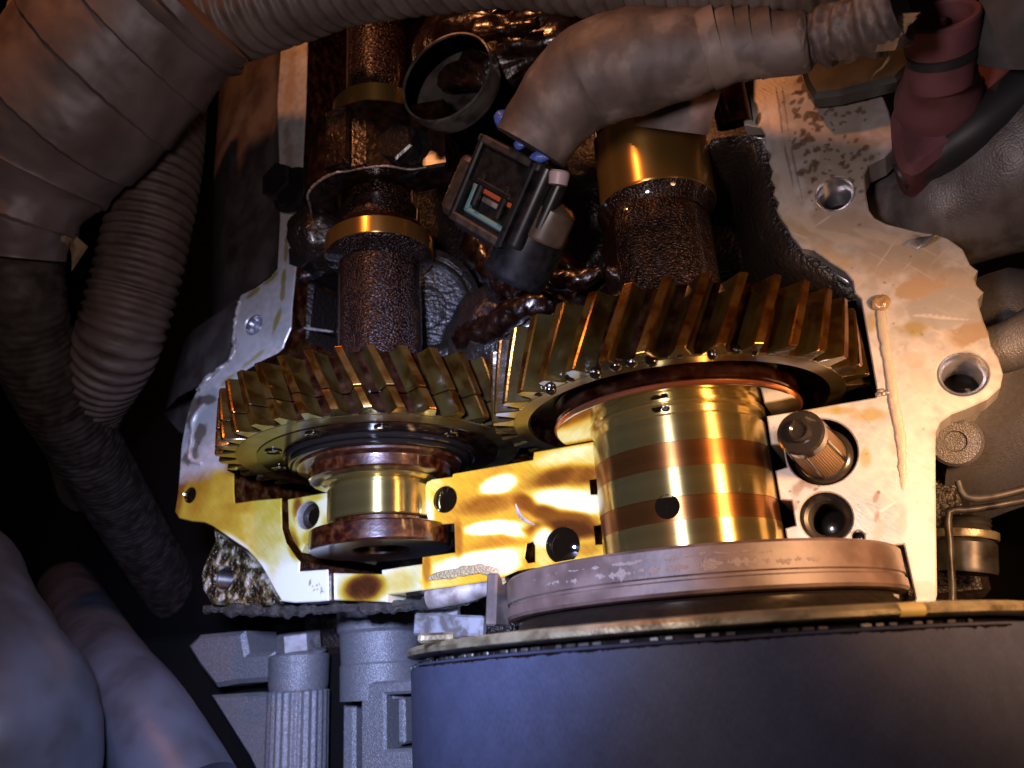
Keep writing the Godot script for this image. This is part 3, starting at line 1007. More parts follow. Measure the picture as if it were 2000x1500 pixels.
	obj("sealant_crumb", b, M.zinc, o)
	# recess beside the exhaust gear: a ring groove
	b = MB.new()
	b.tube([at(402, 790, 0.1), at(380, 815, 0.1), at(374, 860, 0.1), at(372, 895, 0.1), at(392, 905, 0.1)], [0.8, 0.9, 0.9, 0.9, 0.6], 10, 1.0, Vector2.ZERO, Vector2(0.3, 0.6), lump)
	obj("seal_lip", b, M.bare_aluminium, o)
	# torn aluminium edge above the exhaust gear
	b = MB.new()
	b.tube([at(468, 590, 0), at(459, 640, -0.2), at(456, 690, -0.4), at(440, 712, -0.3), at(405, 742, -0.3), at(385, 762, -0.5)], [0.9, 0.7, 1.1, 0.8, 1.2, 0.7], 10, 0.8, Vector2.ZERO, Vector2(1.0, 0.4), lump)
	obj("torn_edge", b, M.bare_aluminium, o)
	# lower boss with its own bolt hole, greasy and rough
	var boss := at(437, 1130, -8)
	b = MB.new()
	b.plate(outline([[416, 1030], [450, 1055], [482, 1073], [510, 1105], [526, 1133], [552, 1180], [480, 1184], [410, 1180], [394, 1152], [391, 1120], [404, 1086], [418, 1056]], -8), [circle(on(437, 1130, -8), 3.3)], -8.0, -40.0, 0.8)
	obj("lower_boss", b, M.grease, o, "rough greasy boss below the yellow joint face")
	bore(o, "threaded_hole", boss, 3.1, 12, true, M.dark_bore, -1.0, M.dark_metal)
	# pocket walls and the lower body of the casting
	b = MB.new()
	b.box(Transform3D(Basis.IDENTITY, Vector3(-46, -62, -60)), Vector3(215, 30, 190), 2.0)
	obj("valley_floor", b, M.black_casting, o)
	b = MB.new()
	b.tube([at(400, 1190, -7), at(520, 1194, -6), at(660, 1188, -5), at(780, 1186, -6), at(900, 1170, -6), at(985, 1150, -5)], [1.2, 1.5, 1.3, 1.8, 1.5, 1.0], 14, 0.6, Vector2.ZERO, Vector2(1.7, 0.16), lump, true, 0.7)
	obj("grease_ridge", b, M.crud, o, "black wet ridge of grease along the front edge")
	# front lip of the web: a rounded bar with scraps of sealant, and the grey strip next to the seal
	b = MB.new()
	b.tube([at(838, 1130, 0.3), at(880, 1120, 0.4), at(930, 1112, 0.4), at(965, 1118, 0.2), at(984, 1140, -2)], [0.8, 1.3, 1.3, 1.2, 0.8], 16, 0.5, Vector2.ZERO, Vector2(0.5, 0.3), lump, true, 0.4)
	obj("sealant_strip", b, mat("old_sealant", lin(0.3, 0.23, 0.12), 0.3, 0.0, {"bump": M.fine, "relief": 0.5, "tile": 14, "coat": 0.8}), o, "lumpy strip of old sealant on the front lip")
	b = MB.new()
	b.tube([at(840, 1168, -4), at(900, 1156, -4), at(960, 1142, -4)], [3.0, 3.2, 2.6], 16, 1.0)
	obj("front_lip", b, M.bare_aluminium, o)
	# front wall below the lip
	b = MB.new()
	b.box(Transform3D(Basis.IDENTITY, Vector3(-85, -30, 21.5)), Vector3(70, 36, 4), 0.5)
	obj("front_wall", b, M.black_casting, o)
	# side wall of the casting outside the exhaust arm
	var rows := []
	for p in [[546, -60], [546, 60], [541, 200], [544, 330], [545, 430], [538, 530], [470, 580], [458, 650], [440, 720]]:
		var q := at(p[0], p[1], -1.5)
		var row := PackedVector3Array()
		for d in [[0.5, 0], [-1.5, -1.6], [-6, -4], [-18, -7], [-34, -12], [-52, -22], [-66, -44], [-70, -90]]:
			row.append(q + Vector3(d[0], d[1], 0))
		rows.append(row)
	b = MB.new()
	b.grid(rows, false, true)
	obj("side_wall", b, M.side_wall, o)


# ---------------------------------------------------------------- camshafts
func tooth_mesh(z0: float, z1: float, lean: float) -> ArrayMesh:
	var prof := [[-2.9, 40.0], [-2.05, 42.0], [-1.5, 43.8], [-1.15, 45.1], [-0.9, 45.5], [0.9, 45.5], [1.15, 45.1], [1.5, 43.8], [2.05, 42.0], [2.9, 40.0]]
	var zs := [z0, z0 + 0.35, lerpf(z0, z1, 0.33), lerpf(z0, z1, 0.66), z1 - 0.35, z1]
	var ring := []
	for k in zs.size():
		var row := PackedVector3Array()
		var endk := 0.35 if k == 0 or k == zs.size() - 1 else 0.0
		for p in prof:
			var r: float = p[1] - (endk if p[1] > 41 else 0.0)
			var x: float = p[0] * (1.0 - endk * 0.25)
			var an: float = PI / 2 - x / r + (zs[k] - z1) * lean / 43.5
			row.append(Vector3(cos(an) * r, sin(an) * r, zs[k]))
		ring.append(row)
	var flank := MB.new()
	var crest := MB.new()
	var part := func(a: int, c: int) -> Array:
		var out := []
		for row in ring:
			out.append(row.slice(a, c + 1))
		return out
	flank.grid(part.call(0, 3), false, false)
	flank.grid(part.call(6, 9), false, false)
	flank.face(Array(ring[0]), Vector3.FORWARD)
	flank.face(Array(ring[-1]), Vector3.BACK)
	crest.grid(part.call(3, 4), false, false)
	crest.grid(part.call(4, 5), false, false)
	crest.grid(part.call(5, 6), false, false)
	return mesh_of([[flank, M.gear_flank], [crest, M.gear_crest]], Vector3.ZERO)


func add_teeth(gear: Node3D, mesh: Mesh, phase: float) -> void:
	for k in TEETH:
		var an := fposmod(TAU * k / TEETH + phase + PI, TAU) - PI  # from straight up, anticlockwise
		if absf(an) > deg_to_rad(105):
			continue
		var o := MeshInstance3D.new()
		o.mesh = mesh
		o.name = "tooth"
		o.rotation.z = an
		gear.add_child(o, true)


func gear_part(called: String, parent: Node3D, axis_x: float, profile: Array, mat_: Material, more := []) -> MeshInstance3D:
	var c := Vector3(axis_x, 0, 0)
	var b := MB.new()
	b.lathe(c, Vector3.BACK, profile, 108)
	var o := MeshInstance3D.new()
	o.mesh = mesh_of([[b, mat_]] + more, c)
	o.name = called
	parent.add_child(o, true)
	o.position = (c - base_of[parent]) * S
	base_of[o] = c
	return o


func turned(called: String, parent: Node3D, x: float, profile: Array, m: Material, label := "", seg := 96) -> MeshInstance3D:
	var b := MB.new()
	b.lathe(Vector3(x, 0, 0), Vector3.BACK, profile, seg)
	return obj(called, b, m, parent, label)


func side_hole(parent: Node3D, x: float, px: float, py: float, r_shaft: float, r: float, m: Material) -> void:
	# a drilled oil hole in the side of a journal: a dark dished plug just proud of the surface, with its bevel; its black paints the shade of a bore
	var d := view * Vector3((px - 1000.0) / FOCAL, -(py - 750.0) / FOCAL, -1.0)
	var ox := EYE.x - x
	var a := d.x * d.x + d.y * d.y
	var bb := 2 * (ox * d.x + EYE.y * d.y)
	var cc := ox * ox + EYE.y * EYE.y - r_shaft * r_shaft
	var t := (-bb - sqrt(maxf(bb * bb - 4 * a * cc, 0))) / (2 * a)
	var p := EYE + d * t
	var nrm := Vector3(p.x - x, p.y, 0).normalized()
	var side := nrm.cross(Vector3.BACK)
	var rings := []
	for s in [[1.0, 0.03], [0.9, 0.05], [0.82, -0.3], [0.5, -0.5], [0.02, -0.55]]:
		var row := PackedVector3Array()
		for j in 28:
			var an := TAU * j / 28
			var u: float = cos(an) * r * s[0]
			var w: float = sin(an) * r * s[0]
			var ph := u / r_shaft
			var q := Vector3(x, 0, p.z + w) + (nrm * cos(ph) + side * sin(ph)) * (r_shaft + maxf(s[1], 0.03 if s[0] > 0.85 else 0.02))
			row.append(q)
		rings.append(row)
	var b := MB.new()
	b.grid(rings, true, true)
	obj("oil_hole", b, m, parent)


func right_camshaft() -> void:
	var x := RIGHT_SHAFT
	var o := thing("camshaft", "camshaft with wide polished journal, two copper bands and big helical gear", "camshaft", Vector3(x, 0, 20), "camshafts in the cylinder head")
	# gear: rim with a deep dark web
	var g := gear_part("gear", o, x, [[20, -28], [40.3, -28], [40.3, -12.3]], M.gear_web)
	turned("gear_rim", o, x, [[40.3, -12.3], [40.0, -11.9], [36.6, -11.9]], M.gear_face)
	add_teeth(g, tooth_mesh(-28, -12, tan(deg_to_rad(24))), deg_to_rad(4.0))
	turned("gear_web", o, x, [[36.6, -11.9], [36.0, -12.3], [35.6, -15.5], [30.0, -15.8], [29.0, -15.8], [20, -15.8]], M.gear_web, "dark recessed web inside the gear rim")
	for px in [[1465, 720], [1105, 780]]:
		var q := at(px[0], px[1], 20.0)
		var b0 := MB.new()
		var dir := Vector2(cos(1.15), sin(1.15)) if px[0] > 1300 else Vector2(cos(2.25), sin(2.25))
		var c := Vector3(x + dir.x * 33, dir.y * 33, -15.6)
		b0.lathe(c, Vector3.BACK, [[2.2, 0], [2.2, 0.25], [1.7, 0.3], [1.4, -0.1], [0.01, -0.2]], 24)
		obj("web_hole", b0, M.black_steel, o)
	var drops := MB.new()
	for k in 11:
		var an := deg_to_rad(52 + k * 7.0 + 2.0 * sin(k * 5.1))
		drops.blob(Vector3(x + cos(an) * 40.6, sin(an) * 40.6, -12.3 + 0.6 * sin(k * 3.7)), Vector3.ONE * (0.9 + 0.5 * absf(sin(k * 2.9))), lump, 0.2, 0.8, Basis.IDENTITY, 10, 14)
	obj("oil_drops", drops, M.oil, o, "black oil drops along the tooth roots")
	# thrust flange: copper rim, mirror-bright front
	turned("flange_rim", o, x, [[30.0, -10.5], [30.2, -10.2], [30.0, -9.8], [29.5, -9.4]], M.copper_edge, "copper coloured rim of the thrust flange")
	turned("flange_side", o, x, [[24, -15.8], [29.6, -15.6], [29.8, -15.0], [29.8, -11.4], [29.5, -11.1], [29.6, -10.7], [30.0, -10.5]], M.gear_web)
	turned("flange_face", o, x, [[29.5, -9.4], [29.2, -9.2], [21.2, -9.2]], M.polished_face)
	# journal in turned bands
	turned("journal", o, x, [[21.2, -9.2], [21.3, -8.6], [20.4, -8.2], [20.3, -6.6], [20.8, -6.2], [20.95, -5.9], [20.95, 0.2]], M.journal_steel)
	turned("copper_band", o, x, [[20.95, 0.2], [20.85, 0.25], [20.85, 5.95], [20.95, 6.0]], M.copper_band)
	turned("journal", o, x, [[20.95, 6.0], [20.95, 12.4]], M.journal_steel)
	turned("copper_band", o, x, [[20.95, 12.4], [20.85, 12.45], [20.85, 17.55], [20.95, 17.6]], M.copper_band)
	turned("journal", o, x, [[20.95, 17.6], [20.95, 23.6], [20.4, 24.2], [20.4, 27]], M.journal_steel)
	side_hole(o, x, 1303, 989, 20.9, 2.75, M.hole_shade)
	side_hole(o, x, 1283, 795, 20.5, 1.3, M.oil)
	side_hole(o, x, 1300, 797, 20.5, 0.9, M.oil)
	# lobe and shaft behind the gear
	var rows := []
	var seg := 72
	for z in range(-66, -26, 2):
		var row := PackedVector3Array()
		for j in seg:
			var an := TAU * j / seg
			var r := 14.4
			# a flat left flank that meets the round in a ridge
			var flat := deg_to_rad(152)
			var fd := absf(angle_difference(an, flat))
			if fd < 1.2:
				r = minf(r + 2.2 * smoothstep(1.2, 0.85, fd), 13.4 / maxf(cos(fd), 0.2))
			if z < -64:
				r *= 0.94
			row.append(Vector3(x + 1.6 + cos(an) * r, sin(an) * r, z))
		rows.append(row)
	var b := MB.new()
	b.grid(rows, true, true)
	for k in b.n.size():
		var radial := Vector3(b.v[k].x - x - 1.6, b.v[k].y, 0)
		if b.n[k].dot(radial) < 0:
			b.n[k] = -b.n[k]
	obj("cam_lobe", b, M.beaded_shaft, o, "dark brown lobe beaded with oil")
	turned("shaft", o, x, [[12, -140], [12, -60]], M.varnished_shaft)
	rows = []
	for z in [-90.5, -90.2, -89.8, -70.2, -69.8, -69.5]:
		var row := PackedVector3Array()
		for j in seg:
			var an := TAU * j / seg
			var r := 16.2 if absf(z + 80) < 10 else 15.8
			var fd := absf(angle_difference(an, deg_to_rad(168)))
			if fd < 1.2:
				r = minf(r, 14.2 / maxf(cos(fd), 0.2))
			row.append(Vector3(x + 2.2 + cos(an) * r, sin(an) * r, z))
		rows.append(row)
	b = MB.new()
	b.grid(rows, true, true)
	for k in b.n.size():
		var radial := Vector3(b.v[k].x - x - 2.2, b.v[k].y, 0)
		if b.n[k].dot(radial) < 0:
			b.n[k] = -b.n[k]
	obj("lobe_band", b, M.bronze_band, o, "shiny gold band of a cam lobe")
	turned("lobe_side", o, x + 2.0, [[15.8, -69.6], [14.0, -67.5], [13.5, -65.5]], M.beaded_shaft)


func left_camshaft() -> void:
	var x := LEFT_SHAFT
	var o := thing("camshaft", "camshaft with narrow journal, stacked dark rings and split two-row gear", "camshaft", Vector3(x, 0, 5), "camshafts in the cylinder head")
	var g := gear_part("gear", o, x, [[12, -32.4], [40.0, -32.4], [40.3, -32.0], [40.3, -21.4]], M.gear_web)
	var ph := deg_to_rad(3.0)
	add_teeth(g, tooth_mesh(-32.2, -21.5, -tan(deg_to_rad(24))), ph)
	var g2 := gear_part("gear_plate", o, x, [[40.3, -21.0], [40.3, -16.0]], M.gear_web)
	turned("plate_face", o, x, [[40.3, -16.0], [40.0, -15.6], [26, -15.6], [25.8, -15.4]], M.gear_face)
	add_teeth(g2, tooth_mesh(-21.2, -15.7, -tan(deg_to_rad(24))), ph - deg_to_rad(3.2))
	# dark oily ring of the plate with its spring holes
	turned("plate_recess", o, x, [[34.5, -15.5], [34.3, -15.35], [25, -15.3]], M.gear_web)
	for a in [18, 55, 90, 128, 162]:
		var c := Vector3(x + cos(deg_to_rad(a)) * 30.5, sin(deg_to_rad(a)) * 30.5, -15.25)
		var b0 := MB.new()
		b0.lathe(c, Vector3.BACK, [[2.3, 0], [2.3, 0.3], [1.9, 0.4], [1.6, 0.05], [0.01, 0.3]], 26)
		obj("spring_hole", b0, M.oil, o)
	turned("friction_ring", o, x, [[27.2, -15.3], [27.4, -15.0], [27.4, -14.2], [27.0, -13.9], [25.6, -13.9]], M.black_steel)
	turned("snap_ring", o, x, [[25.6, -13.9], [25.8, -13.6], [25.8, -12.9], [25.3, -12.6], [23.6, -12.6]], M.black_steel)
	turned("hub_step", o, x, [[23.6, -12.6], [23.4, -12.0], [21.2, -11.7], [20.4, -11.6]], M.brown_disc)
	turned("hub_band", o, x, [[20.4, -11.6], [20.2, -11.3], [20.0, -8.6], [19.4, -8.1], [16.6, -7.7]], M.brown_disc)
	turned("hub_lip", o, x, [[16.6, -7.7], [16.3, -7.4], [15.7, -6.9], [14.6, -6.6], [14.0, -6.5], [14.0, -5.8], [14.8, -5.6]], M.journal_steel)
	turned("journal", o, x, [[14.8, -5.6], [14.95, -5.4], [14.95, 3.2], [14.6, 3.5]], M.journal_steel)
	turned("journal_neck", o, x, [[14.6, 3.5], [13.6, 3.7], [13.6, 5.4], [18.8, 5.6]], M.brown_disc)
	turned("end_disc", o, x, [[18.8, 5.6], [19.6, 5.9], [19.8, 6.3], [19.8, 10.8], [19.4, 11.3]], M.brown_disc)
	turned("disc_face", o, x, [[19.4, 11.3], [19.0, 11.5], [8.4, 11.2], [8.0, 10.9], [7.6, 9.0], [5.0, 8.6], [0.01, 8.5]], mat("oily_disc", lin(0.05, 0.025, 0.012), 0.3, 0.4, {"tex": M.brown_disc.albedo_texture, "tile": 30, "coat": 0.5, "coat_rough": 0.15}), "oily front face of the end disc")
	side_hole(o, x, 652, 975, 14.9, 1.25, M.hole_shade)
	side_hole(o, x, 801, 970, 14.9, 1.25, M.hole_shade)
	turned("shaft", o, x, [[12.4, -79.5], [12.9, -78.5], [12.9, -33]], M.beaded_shaft)
	turned("shaft_collar", o, x, [[12.8, -97], [12.8, -92], [13.6, -90], [14.8, -88], [16.4, -86.6], [16.9, -86.2]], M.beaded_shaft)
	turned("bronze_ring", o, x, [[16.9, -86.2], [17.1, -86.0], [17.1, -80.8], [16.9, -80.5]], M.bronze_band, "golden ring on the dark shaft")
	turned("shaft_step", o, x, [[16.9, -80.5], [15.8, -79.2], [12.6, -77.4]], M.beaded_shaft)
	turned("shaft", o, x, [[11.2, -210], [11.2, -150], [11.2, -95]], M.varnished_shaft)
	turned("bronze_ring", o, x - 0.5, [[12, -137.2], [15.0, -137], [15.0, -130.5], [12, -130.2]], M.bronze_band)
	turned("shaft_collar", o, x, [[13, -192], [15.5, -191], [15.5, -184], [13, -183]], M.varnished_shaft)


# ---------------------------------------------------------------- seal, pulley, belt
func front_seal_and_pulley() -> void:
	var x := RIGHT_SHAFT
	var o := thing("oil_seal", "brown rubber oil seal ring in front of the wide polished journal", "oil seal", Vector3(x, 0, 30))
	turned("seal_body", o, x, [[20.8, 26.0], [43.4, 26.0], [44.0, 26.6], [44.1, 31.4], [43.7, 31.7], [43.7, 32.2], [44.2, 32.5], [44.3, 34.3], [43.8, 34.9], [43.0, 35.1], [40.5, 35.2]], M.seal_rubber, "", 128)
	var b := MB.new()
	# chalky residue left along the outside in two ragged bands
	for band in [[30.0, 1.1, 0.75, 2.15, 1.0], [28.2, 0.35, 0.95, 2.3, 7.0], [31.2, 0.6, 2.35, 2.55, 3.0]]:
		var lo := PackedVector3Array()
		var hi := PackedVector3Array()
		for k in 481:
			var an: float = lerpf(band[2], band[3], k / 480.0)
			var w: float = band[1] * (0.35 + lump.get_noise_2d(k * 0.045, band[4]) * 1.3) * sin(PI * k / 480.0)
			var mid: float = band[0] + 0.5 * lump.get_noise_2d(k * 0.015, band[4] + 9.0)
			var wl := maxf(w + 0.5 * lump.get_noise_2d(k * 0.7, band[4] + 30.0) * band[1], 0.0)
			var wh := maxf(w + 0.7 * lump.get_noise_2d(k * 0.9, band[4] + 60.0) * band[1], 0.0)
			if w < 0.05:
				wl = 0.0
				wh = 0.0
			lo.append(Vector3(x + cos(an) * 44.13, sin(an) * 44.13, mid - wl))
			hi.append(Vector3(x + cos(an) * 44.13, sin(an) * 44.13, mid + wh))
		b.grid([lo, hi], false, true)
	obj("worn_trace", b, mat("chalky_rubber", lin(0.16, 0.125, 0.11), 0.75, 0.0, {"bump": M.fine, "relief": 0.2, "tile": 10}), o)
	var p := thing("cam_pulley", "cam pulley with polished black hub and thin steel guide plate behind belt", "pulley", Vector3(x, 0, 42))
	turned("hub", p, x, [[38.5, 35.3], [42.2, 35.5], [42.6, 36.0], [42.2, 37.6], [41.0, 39.0], [40.5, 41.0]], M.black_steel, "", 128)
	turned("guide_plate", p, x, [[38, 40.4], [63.2, 40.4], [65.4, 39.8], [66.6, 40.1], [67.0, 40.8], [66.9, 41.6], [66.2, 42.0], [60, 42.3]], M.guide_steel, "rusty yellowish rim of the guide plate", 160)
	turned("sprocket_body", p, x, [[63.4, 42.2], [63.4, 44]], M.black_steel, "", 128)
	b = MB.new()
	for k in 60:
		var an := PI * 0.2 + k * PI * 0.7 / 60
		if k % 7 == 3 or k % 5 == 1:
			continue
		var c := Vector3(x + cos(an) * 64.0, sin(an) * 64.0, 42.9)
		b.box(Transform3D(Basis(Vector3.BACK, an), c), Vector3(0.5, 1.0 + 0.8 * absf(sin(k * 2.3)), 0.6), 0.12)
	var tz := obj("sprocket_teeth", b, M.dark_metal, p)
	tz.set_meta("kind", "stuff")
	b = MB.new()
	b.grid(paint_patch(x, 1790, 1215, 67.06, 2.4), false, true)
	obj("paint_mark", b, M.yellow_paint, p, "yellow paint mark on the guide plate rim")
	# bent tab on the rim
	b = MB.new()
	var tp := at(895, 1247, 50)
	b.box(Transform3D(Basis(Vector3.BACK, 0.9), Vector3(x + cos(2.18) * 66.6, sin(2.18) * 66.6, 39.2)), Vector3(1.4, 7.0, 1.8), 0.5)
	obj("rim_tab", b, M.guide_steel, p)
	b = MB.new()
	b.lathe(Vector3(x, 0, 0), Vector3.BACK, [[62.5, 43.3], [65.6, 43.3], [66.1, 43.7], [66.1, 78], [65.6, 78.6], [62.5, 78.6]], 160)
	var tb := single("timing_belt", b, M.belt_rubber, "wide blue-black timing belt wrapped round the pulley in the foreground", "belt", Vector3(x, 0, 60))
	b = MB.new()
	var lo2 := PackedVector3Array()
	var hi2 := PackedVector3Array()
	for k in 721:
		var an: float = 0.5 + 2.3 * k / 720.0
		var w := 0.35 + 0.25 * lump.get_noise_2d(k * 0.05, 3.0) + 0.9 * pow(maxf(lump.get_noise_2d(k * 0.35, 8.0), 0.0), 2.0)
		lo2.append(Vector3(x + cos(an) * 66.13, sin(an) * 66.13, 43.7))
		hi2.append(Vector3(x + cos(an) * 66.13, sin(an) * 66.13, 43.7 + maxf(w, 0.1)))
	b.grid([lo2, hi2], false, true)
	obj("oily_edge", b, M.oil, tb, "black oil stain along the edge of the belt")


func paint_patch(x: float, px: float, py: float, r: float, half: float) -> Array:
	var d := view * Vector3((px - 1000.0) / FOCAL, -(py - 750.0) / FOCAL, -1.0)
	var ox := EYE.x - x
	var a := d.x * d.x + d.y * d.y
	var bb := 2 * (ox * d.x + EYE.y * d.y)
	var cc := ox * ox + EYE.y * EYE.y - r * r
	var t := (-bb - sqrt(maxf(bb * bb - 4 * a * cc, 0))) / (2 * a)
	var p := EYE + d * t
	var an := atan2(p.y, p.x - x)
	var rows := []
	for z in [[40.0, -0.45], [40.8, 0.02], [41.6, -0.05], [42.02, -0.5]]:
		var row := PackedVector3Array()
		for j in 7:
			var q := an + (j - 3) / 3.0 * half / r
			row.append(Vector3(x + cos(q) * (r + z[1]), sin(q) * (r + z[1]), z[0]))
		rows.append(row)
	return rows


# ---------------------------------------------------------------- between the shafts
func hex_bolt(b: MB, o: Vector3, axis: Vector3, af: float, height: float, flange: float) -> void:
	var r := af / sqrt(3.0)
	b.lathe(o, axis, [[flange, 0], [flange, 0.5], [flange * 0.86, 1.3], [r * 0.9, 1.6]], 36)
	axis = axis.normalized()
	var ref := axis.cross(Vector3.RIGHT if absf(axis.x) < 0.8 else Vector3.UP).normalized()
	var bin := axis.cross(ref)
	var top := []
	var ch := []
	var low := []
	for k in 6:
		var d := ref * cos(TAU * k / 6) + bin * sin(TAU * k / 6)
		low.append(o + d * r + axis * 1.2)
		ch.append(o + d * r + axis * (height - 0.5))
		top.append(o + d * r * 0.88 + axis * height)
	for k in 6:
		var j := (k + 1) % 6
		var out: Vector3 = (low[k] + low[j]) / 2 - o
		b.face([low[k], low[j], ch[j], ch[k]], out - axis * out.dot(axis))
		b.face([ch[k], ch[j], top[j], top[k]], out)
	b.face(top, axis)


func valley() -> void:
	var x := LEFT_SHAFT
	# bearing cap across the exhaust shaft
	var cap := thing("bearing_cap", "dark oily bearing cap with painted edge highlight across the narrow shaft", "bearing cap", Vector3(x, 0, -108))
	var arch := PackedVector2Array()
	for p in [[-29, -4], [-29, 3], [-24, 5], [-20, 10], [-16, 16.5], [-9, 20.5], [0, 22], [9, 20.5], [15, 16.5], [19, 12], [24, 10.5], [30, 9], [30, -4]]:
		arch.append(Vector2(p[0], -p[1]))
	for k in 15:
		var an := PI * k / 14
		arch.append(Vector2(cos(an) * 13.4, -sin(an) * 13.4 + 4 - 4))
	var b := MB.new()
	var stand := Transform3D(Basis(Vector3.RIGHT, PI / 2) , Vector3(x, 0, -97))
	# the outline is drawn in (x, -y) and raised along z
	stand = Transform3D(Basis(Vector3(1, 0, 0), Vector3(0, 0, 1), Vector3(0, -1, 0)), Vector3(x, 0, -112))
	b.plate(arch, [], 12.0, -12.0, 0.8, stand)
	obj("cap_body", b, M.oily_casting, cap)
	b = MB.new()
	var ep := []
	for p in [[-28, 3.2], [-23.5, 5.2], [-19.6, 10.2], [-15.6, 16.6], [-9, 20.4], [-2, 21.8], [3, 20.6], [8, 19.6], [14.5, 16.8], [19, 12.2], [24, 10.6]]:
		ep.append(Vector3(x + p[0], p[1], -100.1))
	b.tube(ep, [0.1, 0.3, 0.3, 0.35, 0.4, 0.4, 0.3, 0.35, 0.3, 0.3, 0.1], 8, 0.5, Vector2.ZERO, Vector2(0.3, 0.7), lump)  # pale strip laid on as the highlight of the cap edge
	obj("pale_edge", b, M.bare_aluminium, cap, "painted highlight along the front edge of the cap")
	b = MB.new()
	b.box(Transform3D(Basis.IDENTITY, Vector3(x, 22.0, -112)), Vector3(9, 3, 22), 0.8)
	obj("cap_rib", b, M.oily_casting, cap)
	b = MB.new()
	b.blob(Vector3(x - 26, -4, -98), Vector3(11, 12, 12), lump, 1.5, 0.12)
	obj("cap_foot", b, M.black_casting, cap)
	var c1 := at(572, 385, 2)
	b = MB.new()
	hex_bolt(b, at(572, 372, 2), Vector3(-0.05, 1, 0.05), 11.5, 9.0, 8.6)
	b.lathe(at(572, 372, 2), Vector3(-0.05, 1, 0.05), [[8.2, -6], [8.2, 0]], 36)
	single("cap_bolt", b, M.black_oily_bolt, "black oily flanged bolt at the outer foot of the bearing cap", "bolt", at(572, 372, -2), "bearing cap bolts")
	b = MB.new()
	hex_bolt(b, at(795, 300, 10), Vector3(0.05, 1, 0.05), 11.5, 8.0, 8.8)
	b.lathe(at(795, 300, 10), Vector3(0.05, 1, 0.05), [[8.2, -6], [8.2, 0]], 36)
	single("cap_bolt", b, M.black_oily_bolt, "dark oily flanged bolt between the bearing cap and the open tube", "bolt", at(795, 300, 4), "bearing cap bolts")
	# second, lower fastening beside the shaft
	b = MB.new()
	hex_bolt(b, at(612, 510, -6), Vector3(0.1, 1, 0.1), 9.5, 8.0, 7.0)
	b.lathe(at(612, 510, -6), Vector3(0.1, 1, 0.1), [[6.5, -16], [6.5, 0]], 32)
	single("stud_nut", b, M.black_oily_bolt, "black wet nut between the exhaust shaft and the left joint face", "nut", at(612, 510, -16))
	# pedestal under it, with a pale edge
	b = MB.new()
	b.box(Transform3D(Basis(Vector3.UP, -0.1), at(612, 640, -22)), Vector3(20, 30, 22), 1.5)
	var ped := single("head_pedestal", b, M.black_casting, "black pedestal with pale edge beside the narrow shaft", "casting", at(612, 640, -36))
	b = MB.new()
	b.tube([at(572, 636, -7), at(605, 642, -7), at(650, 648, -7)], [0.4, 0.5, 0.4], 8, 0.8, Vector2.ZERO, Vector2(0.25, 0.7), lump)
	obj("pale_edge", b, M.bare_aluminium, ped)
	# spark plug tube
	var tube := thing("spark_plug_tube", "open-ended dark steel tube standing upright between the two shafts", "tube", Vector3(-54, -30, -126.6))
	b = MB.new()
	b.lathe(Vector3(-54, 0, -126.6), Vector3.UP, [[13.6, -45], [13.6, 2], [14.2, 5], [15.4, 9], [15.7, 14.3], [15.4, 14.9], [15.0, 14.9], [14.8, 14.3]], 64)
	obj("tube_wall", b, mat("tube_steel", lin(0.5, 0.47, 0.43), 0.3, 0.8, {"tex": M.dark_metal.albedo_texture, "tile": 60}), tube)
	b = MB.new()
	b.lathe(Vector3(-54, 0, -126.6), Vector3.UP, [[14.7, -44], [14.8, 14.3]], 64)
	for k in b.n.size():
		b.n[k] = -b.n[k]
	obj("tube_bore", b, M.tube_inside, tube)
	b = MB.new()
	b.lathe(Vector3(-54, 0, -126.6), Vector3.UP, [[14.7, -16], [14.6, -14.6], [14.0, -14.3], [9, -14.5], [0.01, -14.6]], 48)
	obj("tube_shade_disc", b, M.tube_inside, tube)  # added near-black disc, stands in for the shade down the tube
	# lifter bucket with rims
	var lift := thing("valve_lifter", "round oily valve lifter with worn bright rims beside the narrow shaft", "valve lifter", at(860, 560, -28))
	var lc := at(828, 590, -14)
	var la := Vector3(0.55, 0.8, 0.2)
	b = MB.new()
	b.lathe(lc, la, [[19.5, -22], [19.5, -3], [18.8, -1.6], [16.6, -1.0], [15.8, -1.6]], 64)
	obj("lifter_wall", b, M.black_casting, lift)
	b = MB.new()
	b.lathe(lc, la, [[15.8, -1.6], [15.4, -0.4], [14.8, 0.2], [14.2, -0.4], [14.0, -2]], 64)
	obj("lifter_rim", b, mat("lifter_steel", lin(0.03, 0.022, 0.012), 0.25, 0.5, {"coat": 0.6}), lift)
	b = MB.new()
	b.lathe(lc, la, [[14.0, -2], [13.8, -6], [8, -6.4], [7.6, -4.6], [5.5, -4.2], [0.01, -4.4]], 48)
	obj("lifter_cup", b, M.black_casting, lift)
	# casting ribs in the valley
	b = MB.new()
	b.tube([at(900, 660, -22), at(960, 640, -16), at(1010, 605, -12), at(1085, 592, -12)], [4, 4.5, 4, 3], 16, 1.2, Vector2.ZERO, Vector2(1.4, 0.25), lump)
	b.tube([at(935, 470, -14), at(960, 520, -12), at(1000, 570, -14)], [6, 5, 5], 16, 1.2, Vector2.ZERO, Vector2(2.0, 0.25), lump)
	b.tube([at(1000, 570, -14), at(1040, 530, -10), at(1090, 520, -8), at(1130, 540, -12)], [5, 4.5, 4.5, 4], 16, 1.2, Vector2.ZERO, Vector2(1.8, 0.25), lump)
	single("casting_rib", b, M.oily_casting, "forked oily casting rib in the valley left of the gear", "casting rib", at(1000, 570, -30))
	b = MB.new()
	b.blob(at(1000, 640, -26), Vector3(24, 10, 18), lump, 4, 0.08)
